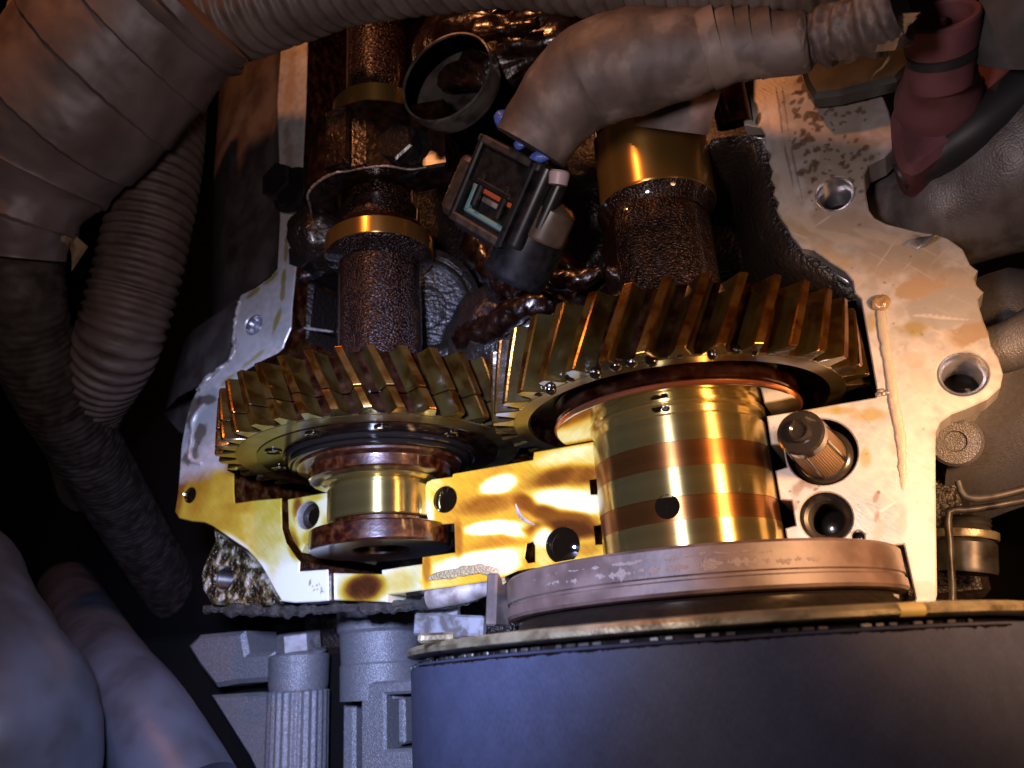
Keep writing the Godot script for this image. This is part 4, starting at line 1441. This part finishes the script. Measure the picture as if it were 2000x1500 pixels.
	single("valley_casting", b, M.black_casting, "black lumpy casting floor showing behind the two gears", "casting", at(1000, 640, -38))
	b = MB.new()
	b.tube([at(1050, 520, -4), at(1085, 545, -3), at(1130, 545, -3), at(1175, 530, -4)], [2.4, 3.2, 3.2, 2], 14, 1.0, Vector2.ZERO, Vector2(1.0, 0.3), lump)
	single("cap_edge", b, M.oily_casting, "bright wet edge of a cap behind the big gear", "bearing cap", at(1110, 545, -10))
	# dark wall right of the lobes, wavy against the joint face
	b = MB.new()
	var rows := []
	for p in [[1400, 262, 3], [1450, 255, 4], [1492, 262, 1], [1503, 320, -1], [1520, 420, -2], [1570, 490, -2], [1650, 540, -3], [1672, 580, -5]]:
		var q := at(p[0], p[1], p[2])
		var row := PackedVector3Array()
		for d in [[6, -3, 0], [0, 0, 0], [-5, -6, 0.5], [-11, -18, 1], [-14, -40, 2]]:
			var w := q + Vector3(d[0] - 1.5, d[1] - 1.5, d[2])
			row.append(w + Vector3.ONE * lump.get_noise_3dv(w * 0.2) * 1.6)
		rows.append(row)
	b.grid(rows, false, false)
	single("valley_casting", b, M.black_casting, "black ribbed valley wall between big gear and right joint face", "casting", at(1500, 420, -30))
	# brown stud at the right arm
	b = MB.new()
	b.lathe(at(1432, 230, 2), Vector3(0.02, 0.4, -1), [[4.6, -2], [4.6, 8], [3.6, 10], [3.4, 22], [2.6, 23], [0.01, 23.4]], 28)
	single("cap_stud", b, mat("brown_steel", lin(0.2, 0.075, 0.025), 0.25, 0.7, {"coat": 0.7, "tex": M.varnished_shaft.albedo_texture, "tile": 30}), "brown varnished stud at the inner edge of the right joint face", "stud", at(1432, 230, 0))
	# cap and rocker pieces far back, under the top hose
	b = MB.new()
	b.blob(at(980, 60, 0), Vector3(34, 9, 20), lump, 5, 0.09)
	b.tube([at(920, 75, 8), at(960, 66, 9), at(1050, 45, 9)], [1.6, 2, 1.8], 12, 1.0, Vector2.ZERO, Vector2(0.8, 0.3), lump)
	single("rear_casting", b, M.oily_casting, "dark greasy casting behind the open tube under the top hose", "casting", at(980, 60, -20))
	b = MB.new()
	b.blob(at(1100, 330, -26), Vector3(26, 12, 50), lump, 5, 0.06)
	single("valley_casting", b, M.black_casting, "black casting floor under the grey wired connector", "casting", at(1100, 330, -40))
	# yellow clip end at the very top
	b = MB.new()
	b.box(Transform3D(Basis(Vector3.UP, 0.1), at(1200, 8, 20)), Vector3(14, 5, 8), 1.0)
	single("cable_clip", b, mat("ochre_plastic", lin(0.34, 0.22, 0.05), 0.4, 0.0, {"tex": M.guide_steel.albedo_texture, "tile": 30}), "ochre clip showing between the top hose and the grey sleeve", "clip", at(1200, 8, 15))


# ---------------------------------------------------------------- hoses and looms
func hoses() -> void:
	var b := MB.new()
	b.tube(path([[300, 30, 44], [400, 25, 44], [470, 10, 44], [560, -14, 44], [690, -48, 44], [850, -66, 44], [1000, -78, 44], [1200, -62, 44], [1400, -55, 44], [1550, -58, 44], [1720, -110, 44]]), [15, 16, 15.5, 14, 12.5, 11.5, 11, 11, 11, 11, 11], 44, 0.4, Vector2(5.2, 0.8), Vector2(0.3, 0.3), lump)
	single("corrugated_hose", b, M.conduit_plastic, "grey corrugated hose running across the top edge", "hose", at(700, -48, 44), "corrugated hoses")
	# taped bundle where the hoses meet
	var o := thing("taped_bundle", "thick loom wrapped in dusty grey tape at top left", "wiring loom", at(130, 210, 60))
	b = MB.new()
	b.tube(path([[345, -30, 62], [290, 30, 62], [230, 100, 62], [150, 200, 62], [70, 320, 60], [35, 420, 58], [30, 500, 54]]), [27.5, 27, 27.5, 26.5, 23, 17, 14], 72, 0.4, Vector2.ZERO, Vector2(1.1, 0.05), lump, true, 1.0, Vector2(17, 0.9))
	obj("tape_wrap", b, M.vinyl_tape, o)
	b = MB.new()
	b.lathe(at(322, -4, 62), at(322, -4, 62) - at(262, 62, 62), [[26.5, -3.0], [27.6, -2.2], [28.6, -0.6], [28.9, 0.4], [28.3, 1.2], [26.6, 1.4], [24.5, 0.4], [23.5, -3.0]], 64)
	obj("tape_lip", b, M.vinyl_tape, o, "rolled tan lip at the open end of the tape")
	b = MB.new()
	b.grid([PackedVector3Array([at(95, 420, 56), at(130, 432, 52), at(138, 436, 46)]), PackedVector3Array([at(92, 460, 56), at(128, 462, 51), at(150, 470, 45)]), PackedVector3Array([at(82, 492, 54), at(110, 490, 50), at(122, 486, 46)])])
	b.grid([PackedVector3Array([at(130, 450, 48), at(150, 462, 46), at(172, 482, 42)]), PackedVector3Array([at(132, 465, 48), at(150, 485, 44), at(160, 500, 40)]), PackedVector3Array([at(134, 472, 48), at(140, 500, 44), at(140, 530, 40)])])
	obj("loose_tape_end", b, M.ragged_tape, o, "frayed tan tape end hanging from the bundle")
	b = MB.new()
	b.tube(path([[110, -60, 80], [50, 30, 80], [-10, 120, 80]]), [5.5, 5, 5], 20, 1.0, Vector2.ZERO, Vector2(1.0, 0.15), lump)
	single("tan_strip", b, M.ragged_tape, "tan taped strand crossing the top left corner", "cable", at(30, 40, 85))
	b = MB.new()
	b.tube(path([[330, 130, 20], [322, 240, 20], [312, 330, 20], [290, 440, 20], [262, 560, 19], [225, 680, 15], [172, 790, -4], [160, 870, -40], [170, 950, -90]]), [13.5, 13.5, 13.6, 13.8, 13.8, 13.5, 13, 13, 13], 44, 0.35, Vector2(3.8, 0.55), Vector2(0.3, 0.25), lump)
	single("corrugated_hose", b, M.dark_conduit, "brown corrugated hose hanging below the taped bundle", "hose", at(290, 440, 20), "corrugated hoses")
	b = MB.new()
	b.tube(path([[30, 470, 50], [38, 560, 46], [55, 650, 36], [100, 760, 18], [165, 870, -8], [225, 970, -40], [290, 1080, -80], [350, 1180, -125]]), [13.5, 13.2, 13, 12.8, 12.8, 12.8, 12.8, 12.8], 44, 0.35, Vector2(2.6, 0.1), Vector2(0.5, 0.2), lump)
	single("corrugated_hose", b, M.black_conduit, "dark corrugated hose running down the left edge into shadow", "hose", at(120, 800, 10), "corrugated hoses")
	# sleeve with connector
	o = thing("cable_sleeve", "grey rubber cable sleeve curving from the connector to the right", "cable sleeve", at(1240, 120, 50))
	b = MB.new()
	b.tube(path([[1036, 288, 45], [1058, 250, 46], [1100, 196, 48], [1160, 148, 49], [1240, 122, 50], [1330, 108, 50], [1420, 92, 50], [1545, 86, 50], [1580, 80, 50]]), [9.0, 9.2, 10.2, 11.6, 11.2, 9.4, 7.2, 6.0, 5.4], 56, 0.5, Vector2.ZERO, Vector2(0.35, 0.1), lump, true)
	obj("sleeve", b, M.rubber_sleeve, o)
	for c in [[1378, 100, 8.15, 1395, 97], [1412, 93, 7.45, 1430, 90], [1440, 91, 7.05, 1460, 89], [1478, 89, 6.65, 1500, 87]]:
		b = MB.new()
		b.lathe(at(c[0], c[1], 50), (at(c[3], c[4], 50) - at(c[0], c[1], 50)).rotated(Vector3.UP, 0.25), [[c[2] - 0.5, -0.1], [c[2] + 0.15, 0.0], [c[2] + 0.1, 3.6], [c[2] - 0.6, 3.8]], 48)
		obj("tape_turn", b, M.rubber_sleeve, o)
	b = MB.new()
	b.tube(path([[1560, 84, 50], [1590, 76, 50], [1625, 66, 51], [1660, 58, 52], [1700, 44, 53], [1760, 14, 55]]), [5.6, 5.0, 5.6, 5.2, 6.4, 6.6], 48, 0.4, Vector2(4.2, 0.45), Vector2(0.9, 0.3), lump)
	obj("crumpled_tape", b, M.rubber_sleeve, o, "crumpled tape on the sleeve")
	b = MB.new()
	rng.seed = 9
	for k in 7:
		var p := Vector2(1765 - k * 7, 40 + k * 10)
		b.grid([PackedVector3Array([at(p.x - 20, p.y - 12, 54), at(p.x - 22, p.y + 2, 53)]), PackedVector3Array([at(p.x + 22 + rng.randf() * 12, p.y - 16, 56), at(p.x + 16 + rng.randf() * 10, p.y - 2, 55)])])
	obj("ragged_edge", b, M.ragged_tape, o, "torn tan edge of tape")
	b = MB.new()
	b.tube([at(1738, 110, 52), at(1725, 130, 50), at(1710, 142, 47), at(1702, 156, 44)], [0.3, 0.25, 0.2, 0.15], 6, 0.8)
	obj("thread_end", b, M.ragged_tape, o)
	# flat flap of tape hanging under the sleeve
	b = MB.new()
	var rows := []
	for k in 6:
		var u := k / 5.0
		var row := PackedVector3Array()
		for j in 6:
			var w := j / 5.0
			var px := lerpf(lerpf(1236, 1420, u), lerpf(1240, 1382, u), w)
			var py := lerpf(lerpf(190, 140, u), lerpf(246, 264, u), w)
			row.append(at(px, py, 34 - 6 * w + 1.2 * sin(u * 6.0)))
		rows.append(row)
	b.grid(rows)
	single("tape_flap", b, M.rubber_sleeve, "flat grey flap of tape hanging over the gold band", "tape", at(1320, 240, 28))
	b = MB.new()
	b.plate(outline([[1560, 120], [1572, 160], [1588, 188], [1640, 182], [1704, 166], [1752, 154], [1790, 118], [1800, 60], [1700, 60], [1620, 90]], 9), [], 9.0, 4.0, 1.2)
	single("plastic_sheet", b, M.green_tape, "dark green plastic sheet under the torn tape on the right arm", "plastic sheet", at(1660, 150, 6))


# ---------------------------------------------------------------- plugs
func plugs() -> void:
	# black connector: x across, y along the cable away from the sleeve, z to the viewer
	var c := at(968, 378, 40)
	var ex := (at(1055, 425, 40) - at(895, 335, 40)).normalized()
	var ey := at(923, 463, 36) - c
	ey = (ey - ex * ey.dot(ex)).normalized()
	var ez := ex.cross(ey)
	if ez.dot(EYE - c) < 0:
		ez = -ez
	var k := 1.1 * c.distance_to(EYE) / FOCAL
	var xf := Transform3D(Basis(ex, ey, ez), c)
	var put := func(px: float, py: float, pz: float) -> Transform3D: return xf * Transform3D(Basis.IDENTITY, Vector3(px, py, pz) * k)
	var o := thing("wire_connector", "black wire connector with orange and teal parts in its window", "connector", c - ez * 14)
	var b := MB.new()
	# housing: a frame of bars round the window, closed behind
	b.box(put.call(-10, 8, -58), Vector3(170, 170, 60) * k, 8 * k)
	obj("housing", b, M.connector_black, o)
	b = MB.new()
	b.box(put.call(-12, -72, -16), Vector3(150, 14, 34) * k, 3 * k)
	b.box(put.call(-14, 72, -16), Vector3(130, 16, 34) * k, 3 * k)
	obj("window_frame", b, M.connector_grey, o)
	b = MB.new()
	b.box(put.call(-78, 0, -16), Vector3(12, 158, 34) * k, 3 * k)
	b.box(put.call(48, 0, -16), Vector3(14, 158, 36) * k, 3 * k)
	b.box(put.call(-92, 4, -30), Vector3(10, 120, 20) * k, 3 * k)
	obj("frame_side", b, M.connector_black, o)
	b = MB.new()
	b.box(put.call(-15, 52, -22), Vector3(108, 10, 14) * k, 3 * k)
	b.box(put.call(-64, 26, -22), Vector3(10, 60, 14) * k, 3 * k)
	b.box(put.call(34, 26, -22), Vector3(10, 60, 14) * k, 3 * k)
	obj("seal_ring", b, M.teal_seal, o, "pale teal seal in the window")
	b = MB.new()
	b.box(put.call(-16, 6, -22), Vector3(110, 14, 10) * k, 2 * k)
	obj("lock_piece", b, M.orange_plastic, o, "orange lock piece in the window")
	b = MB.new()
	b.box(put.call(-16, 22, -24), Vector3(50, 10, 10) * k, 2 * k)
	obj("terminal", b, M.zinc, o)
	b = MB.new()
	b.box(put.call(-14, -30, -12), Vector3(112, 66, 12) * k, 3 * k)
	b.box(put.call(-14, -4, -8), Vector3(84, 10, 8) * k, 2 * k)
	b.box(put.call(-46, 10, -12), Vector3(12, 62, 14) * k, 3 * k)
	b.box(put.call(14, 10, -12), Vector3(12, 62, 14) * k, 3 * k)
	obj("latch", b, M.connector_black, o)
	b = MB.new()
	b.lathe(c + (ex * 68 - ey * 78 - ez * 20) * k, ey, [[0.01, 0], [14 * k, 0], [16 * k, 2 * k], [16 * k, 140 * k], [14 * k, 146 * k], [0.01, 147 * k]], 24)
	b.lathe(c + (ex * 92 - ey * 60 - ez * 34) * k, ey, [[0.01, 0], [12 * k, 0], [13 * k, 2 * k], [13 * k, 80 * k], [0.01, 84 * k]], 24)
	obj("side_rib", b, M.connector_black, o)
	b = MB.new()
	b.lathe(c + (ex * 84 - ey * 26 - ez * 62) * k, ey, [[0.01, -1], [30 * k, 0], [40 * k, 10 * k], [42 * k, 60 * k], [39 * k, 66 * k]], 36)
	obj("collar", b, mat("tan_collar", lin(0.09, 0.068, 0.05), 0.35, 0.0, {"tex": M.conduit_plastic.albedo_texture, "tile": 20}), o, "dusty tan collar at the side")
	b = MB.new()
	b.lathe(c + (ex * 50 + ey * 20 - ez * 80) * k, ey, [[62 * k, 0], [64 * k, 8 * k], [62 * k, 100 * k], [56 * k, 112 * k], [0.01, 114 * k]], 44)
	obj("socket", b, M.connector_black, o)
	b = MB.new()
	b.lathe(c + (-ex * 110 - ey * 30 - ez * 60) * k, ey, [[0.01, 0], [30 * k, 0], [36 * k, 8 * k], [38 * k, 100 * k], [30 * k, 112 * k], [0.01, 114 * k]], 36)
	obj("side_lug", b, M.connector_grey, o)
	b = MB.new()
	b.lathe(at(1092, 345, 42), at(1094, 318, 43) - at(1090, 345, 42), [[0.01, -2], [2.2, -1.9], [2.4, 0], [2.4, 0.8], [2.0, 1.3], [0.7, 1.4], [0.01, 0.6]], 28)
	obj("locking_pin", b, M.white_plastic, o, "pinkish white pin head")
	b = MB.new()
	b.blob(at(984, 236, 43), Vector3(2.2, 3.0, 2.4), lump, 0.3, 0.4)
	b.blob(at(1056, 306, 42), Vector3(3.2, 1.3, 1.5), lump, 0.3, 0.4)
	b.blob(at(1016, 282, 41), Vector3(1.6, 1.0, 1.2), lump, 0.3, 0.4)
	obj("wire_seal", b, M.blue_plastic, o, "bright blue wire seal")
	# pink injector plug at the top right
	var p := thing("pink_plug", "pink plastic plug with open oval socket and black band, top right", "plug", at(1840, 210, 20))
	var pc := at(1838, 118, 24)
	var up := ((EYE - pc).normalized() * 0.62 + view.y * 0.78).normalized()
	b = MB.new()
	b.lathe(pc, up, [[6.5, -5], [6.6, 0], [6.6, 0.6]], 44)
	obj("plug_neck", b, M.pink_plastic, p)
	b = MB.new()
	b.lathe(pc, up, [[6.6, 0.6], [6.95, 0.8], [6.95, 2.6], [6.6, 2.8]], 44)
	obj("black_band", b, M.black_rubber, p)
	b = MB.new()
	b.lathe(pc, up, [[6.6, 2.8], [7.1, 3.2], [7.3, 6.5], [7.5, 9.6], [7.2, 10.1], [6.3, 10.1], [6.0, 9.6], [5.7, 3.5], [0.01, 3.3]], 44)
	obj("plug_socket", b, M.pink_plastic, p)
	var pb := Basis(up.cross(Vector3.BACK).normalized(), up, up.cross(Vector3.BACK).normalized().cross(up))
	b = MB.new()
	b.box(Transform3D(pb, pc + up * 6 + Vector3(0.5, 0, -1)), Vector3(1.1, 5, 1.6), 0.3)
	obj("contact_pin", b, M.dark_pink, p)
	b = MB.new()
	b.box(Transform3D(pb, pc + up * 3.5 + (EYE - pc).normalized() * 6.4), Vector3(1.6, 6.5, 1.0), 0.3)
	obj("clip", b, M.pink_plastic, p)
	b = MB.new()
	var shoulder := PackedVector2Array()
	for q in [[1785, 150], [1768, 176], [1746, 198], [1738, 222], [1740, 262], [1750, 305], [1764, 328], [1788, 334], [1826, 304], [1900, 248], [1990, 186], [2060, 130], [1990, 110], [1940, 118], [1905, 108], [1880, 100], [1850, 110], [1810, 116]]:
		shoulder.append(on(q[0], q[1], 10))
	for q in 2:
		var soft := PackedVector2Array()
		for m in shoulder.size():
			var u := shoulder[m]
			var v := shoulder[(m + 1) % shoulder.size()]
			soft.append(u.lerp(v, 0.25))
			soft.append(u.lerp(v, 0.75))
		shoulder = soft
	b.plate(shoulder, [], 9.0, -3.0, 1.6)
	b.tube([pc + up * 0.5, at(1836, 146, 18), at(1832, 190, 10), at(1830, 230, 4)], [6.6, 7.4, 9.2, 9.2], 44, 0.8)
	obj("plug_body", b, M.pink_plastic, p)
	b = MB.new()
	b.blob(at(1872, 190, 9.2), Vector3(6.8, 1.0, 1.9), lump, 0.2, 0.3, Basis(Vector3.UP, 0.55))
	obj("mould_recess", b, M.dark_pink, p)


# ---------------------------------------------------------------- right side
func right_side() -> void:
	var b := MB.new()
	b.tube(path([[1755, 345, 2], [1850, 290, 4], [1930, 235, 6], [2060, 130, 8]]), [3.5, 5.0, 5.5, 6], 24, 1.0)
	single("rubber_strip", b, M.black_rubber, "black rubber strip between the pink plug and grey cast pipe", "rubber strip", at(1860, 285, 10))
	b = MB.new()
	b.tube(path([[1690, 395, -22], [1765, 405, -20], [1860, 395, -16], [1990, 320, -12], [2120, 225, -8]]), [7, 10.5, 16.5, 21.5, 24], 56, 1.0)
	single("intake_pipe", b, M.cast_pipe, "grainy grey cast intake pipe at the right edge", "pipe", at(1900, 370, -30))
	b = MB.new()
	b.tube(path([[2040, -60, 30], [2012, 30, 26], [1995, 110, 20]]), [10, 10, 9.5], 36, 1.0, Vector2(0, 0), Vector2(0.8, 0.1), lump)
	single("cloth_hose", b, mat("grey_cloth", lin(0.08, 0.08, 0.085), 0.7, 0.0, {"tex": M.conduit_plastic.albedo_texture, "tile": 40}), "dark grey hose end in the top right corner", "hose", at(1985, 40, 34))
	# engine block casting beyond the right lobe
	var o := thing("block_casting", "dim grey engine casting behind the right lobe of the joint face", "engine casting", at(1920, 780, -60))
	b = MB.new()
	var rows := []
	for r in [[1790, 540, -30], [1850, 570, -26], [1880, 660, -24], [1870, 780, -28], [1850, 900, -36], [1840, 1000, -60]]:
		var row := PackedVector3Array()
		for kx in 8:
			var q := at(r[0] + kx * 45.0, r[1] + 18 * sin(kx * 1.1), r[2] + 5 * sin(kx * 0.9 + r[1] * 0.01))
			row.append(q + Vector3.UP * 1.5 * lump.get_noise_3dv(q * 0.05))
		rows.append(row)
	b.grid(rows, false, false)
	obj("casting_wall", b, M.grey_casting, o)
	b = MB.new()
	b.lathe(at(1866, 862, -26), Vector3(-0.1, 1, 0.25), [[6.5, -8], [6.2, -1], [5.4, 0], [2.6, 0.1], [2.3, -0.6], [0.01, -0.8]], 32)
	obj("boss", b, M.grey_casting, o)
	b = MB.new()
	b.tube(path([[1900, 690, -18], [1960, 680, -16], [2040, 640, -14]]), [5, 6, 6], 24, 1.0, Vector2.ZERO, Vector2(0.6, 0.1), lump)
	obj("rib", b, M.grey_casting, o)
	# bracket frame
	b = MB.new()
	var fr := path([[1862, 1200, -20], [1858, 1100, -20], [1852, 1015, -20], [1862, 998, -20], [1900, 995, -20], [1960, 985, -20], [2040, 970, -20]])
	b.tube(fr, [0.8, 0.8, 0.9, 0.9, 0.8, 0.8, 0.8], 10, 1.0, Vector2.ZERO, Vector2(0.2, 0.4), lump, true, 1.5)
	b.tube(path([[1872, 940, -14], [1885, 968, -14], [1930, 972, -14], [2040, 945, -14]]), [0.8, 0.9, 0.9, 0.9], 10, 1.0)
	single("wire_bracket", b, mat("bracket_steel", lin(0.06, 0.056, 0.052), 0.45, 0.3, {"tex": M.dark_metal.albedo_texture, "tile": 40}), "thin bent steel bracket in the dark right of the head", "bracket", at(1858, 1100, -22))
	o = thing("belt_stud", "dull brass-ringed stud inside the thin bracket at right", "stud", at(1895, 1080, -40))
	b = MB.new()
	b.lathe(at(1890, 1120, -34), at(1890, 1060, -34) - at(1892, 1120, -34), [[6.4, 0], [6.6, 1], [6.6, 7], [5.8, 8]], 36)
	obj("stud_base", b, M.dark_metal, o)
	b = MB.new()
	b.lathe(at(1890, 1120, -34), at(1890, 1060, -34) - at(1892, 1120, -34), [[6.9, 8], [7.1, 8.3], [7.1, 9.8], [6.8, 10]], 36)
	obj("stud_ring", b, M.guide_steel, o)
	b = MB.new()
	b.lathe(at(1890, 1120, -34), at(1890, 1060, -34) - at(1892, 1120, -34), [[5.4, 10], [5.6, 10.4], [5.2, 11], [5.6, 11.6], [5.2, 12.2], [5.6, 12.8], [5.0, 13.4], [0.01, 13.5]], 36)
	obj("stud_thread", b, M.dark_metal, o)
	# strainer in its well
	var sc := Vector3(on(1604, 882).x, 0, on(1604, 882).y)
	var ax := Vector3(-0.15, 1, -0.12)
	o = thing("oil_strainer", "small oil strainer with dark cap and fine brown mesh standing in its well", "oil filter", sc + Vector3(1, -14, 1))
	var foot := sc + Vector3(1.6, -12, 2.0)
	b = MB.new()
	b.lathe(foot, ax, [[6.6, 0], [6.8, 6], [6.6, 10.5], [6.0, 11.2], [5.4, 11.4]], 40)
	obj("base_ring", b, M.filter_cap, o)
	b = MB.new()
	b.lathe(foot, ax, [[5.3, 11], [4.7, 25.0]], 40)
	obj("mesh_screen", b, M.filter_mesh, o, "fine brown metal mesh of the strainer")
	b = MB.new()
	b.lathe(foot, ax, [[4.7, 25.0], [5.0, 25.1], [5.05, 27.6], [4.6, 28.2], [2.6, 28.3], [2.5, 29.2], [1.9, 29.5], [1.4, 29.0], [0.01, 28.9]], 40)
	obj("cap", b, M.filter_cap, o)
	for q in 5:
		var an: float = TAU * q / 5.0 + 0.4
		var u := Vector3(cos(an), 0, sin(an))
		b = MB.new()
		b.tube([foot + ax * 11 + u * 5.45, foot + ax * 25.3 + u * 4.8], [0.5, 0.45], 8, 2.0)
		obj("rib", b, M.filter_cap, o)


# ---------------------------------------------------------------- lower left
func lower_left() -> void:
	var b := MB.new()
	b.tube(path([[-245, 900, 52], [-195, 1040, 52], [-140, 1180, 52], [-90, 1310, 52], [-25, 1420, 50], [-20, 1580, 48]]), [18, 21, 24, 25.5, 25, 24], 56, 0.8, Vector2.ZERO, Vector2(1.6, 0.03), lump)
	single("large_hose", b, M.blue_grey_hose, "large smooth blue-grey rubber hose filling the bottom left corner", "hose", at(-30, 1180, 50))
	b = MB.new()
	b.tube(path([[130, 1150, -90], [165, 1220, -45], [210, 1310, -4], [280, 1410, 10], [370, 1570, 12]]), [13, 13, 13, 13.4, 14], 40, 0.8, Vector2.ZERO, Vector2(0.25, 0.05), lump)
	single("ribbed_hose", b, M.blue_grey_hose, "slanting grey hose beside the large bottom left hose", "hose", at(205, 1280, 10))
	b = MB.new()
	for w in [[[222, 1400, 20], [238, 1440, 20], [226, 1480, 20], [214, 1540, 20]], [[240, 1410, 18], [262, 1450, 18], [268, 1500, 18], [262, 1560, 18]]]:
		b.tube(path(w), [1.8, 2.2, 2.2, 2.2], 16, 0.8)
	single("wire_pair", b, M.conduit_plastic, "pair of grey wires between the two bottom left hoses", "wire", at(235, 1450, 18))
	# cover casting below the head: bolt boss, ribbed column, block
	var y := -30.0
	var o := thing("timing_cover", "blue-grey sand-cast timing cover below the yellow joint face", "cover casting", at(600, 1350, y - 30))
	var tilt := Vector3(0.6, 0.79, 0)
	var z1 := at(583, 1276, y) - tilt * 9.8
	b = MB.new()
	b.lathe(z1, Vector3.BACK, [[0.01, 0], [9.6, 0], [10.0, 0.5], [9.8, 9.5], [9.2, 11.6]], 44)
	obj("bolt_boss", b, M.grey_casting, o)
	b = MB.new()
	var rows := []
	for zz in [11.0, 11.6, 12.4, 60.0]:
		var row := PackedVector3Array()
		for j in 96:
			var an := TAU * j / 96
			var rr: float = 9.8 + (0.3 if j % 4 < 2 else -0.3) + (0.0 if zz > 11.2 else -1.2)
			row.append(z1 + Vector3(cos(an) * rr, sin(an) * rr, zz))
		rows.append(row)
	b.grid(rows, true, true)
	for q in b.n.size():
		var rad := Vector3(b.v[q].x - z1.x, b.v[q].y - z1.y, 0)
		if b.n[q].dot(rad) < 0:
			b.n[q] = -b.n[q]
	obj("ribbed_column", b, M.grey_casting, o)
	b = MB.new()
	b.plate(outline([[372, 1262], [395, 1240], [482, 1232], [490, 1275], [540, 1272], [540, 1330], [470, 1335], [428, 1342], [395, 1300]], y - 4), [], y - 2, y - 40, 1.5)
	obj("chamfered_block", b, M.grey_casting, o)
	b = MB.new()
	b.plate(outline([[405, 1358], [500, 1352], [545, 1356], [545, 1560], [520, 1560], [480, 1480]], y - 4), [], y - 5, y - 50, 1.2)
	obj("web", b, M.grey_casting, o)
	b = MB.new()
	b.box(Transform3D(Basis.IDENTITY, at(560, 1390, y - 34)), Vector3(140, 30, 60), 2)
	obj("back_wall", b, M.bay_dark, o)
	var z2 := at(748, 1200, y) - tilt * 13.0
	b = MB.new()
	b.lathe(z2, Vector3.BACK, [[0.01, -4], [13.6, -4], [14.2, -3.2], [14.0, 4], [13.2, 5], [12.6, 14], [13.0, 14.6], [12.8, 25]], 48)
	obj("round_tower", b, M.grey_casting, o)
	b = MB.new()
	b.box(Transform3D(Basis.IDENTITY, at(680, 1400, y - 8) - Vector3(0, 15, 0)), Vector3(5, 30, 60), 1.0)
	obj("side_block", b, M.grey_casting, o)
	b = MB.new()
	var pane := at(758, 1420, y + 2)
	b.plate(PackedVector2Array([Vector2(-10, -13), Vector2(14, -13), Vector2(14, 40), Vector2(-10, 40)]), [PackedVector2Array([Vector2(-1, -9), Vector2(9, -9), Vector2(9, 6), Vector2(-1, 6)])], 0.0, -12.0, 0.8, Transform3D(Basis.IDENTITY, pane))
	obj("slotted_block", b, M.grey_casting, o)
	b = MB.new()
	b.box(Transform3D(Basis.IDENTITY, pane + Vector3(3.2, -5, -1.5)), Vector3(2.6, 6, 13), 0.7)
	b.box(Transform3D(Basis.IDENTITY, pane + Vector3(7.6, -5, -1.5)), Vector3(1.6, 6, 13), 0.5)
	obj("slot_rib", b, M.grey_casting, o)
	b = MB.new()
	hex_bolt(b, z1 + Vector3(0, 0, -0.05), Vector3(0, 0.15, -1), 12.5, 7.2, 9.0)
	single("cover_bolt", b, mat("plain_bolt", lin(0.22, 0.21, 0.22), 0.45, 0.3, {"tex": M.vinyl_tape.albedo_texture, "tile": 20}), "blue-grey hexagon bolt on the round boss of the cover", "bolt", z1)
	# pit right of it, under the front lip: grey strips by the seal
	b = MB.new()
	b.box(Transform3D(Basis(Vector3.UP, -0.1), at(972, 1172, -2)), Vector3(3, 8, 13), 0.5)
	single("seal_retainer", b, M.rubber_sleeve, "grey upright strip at the left end of the brown seal", "retainer", at(972, 1172, -6))
	b = MB.new()
	b.box(Transform3D(Basis(Vector3.UP, -0.12), at(878, 1222, -12)), Vector3(22, 3, 6), 0.6)
	b.box(Transform3D(Basis(Vector3.UP, -0.12), at(860, 1190, -14)), Vector3(12, 4, 8), 1.2)
	single("cover_gasket", b, M.zinc, "pale gasket edge between the cover and the pulley rim", "gasket", at(878, 1222, -16))
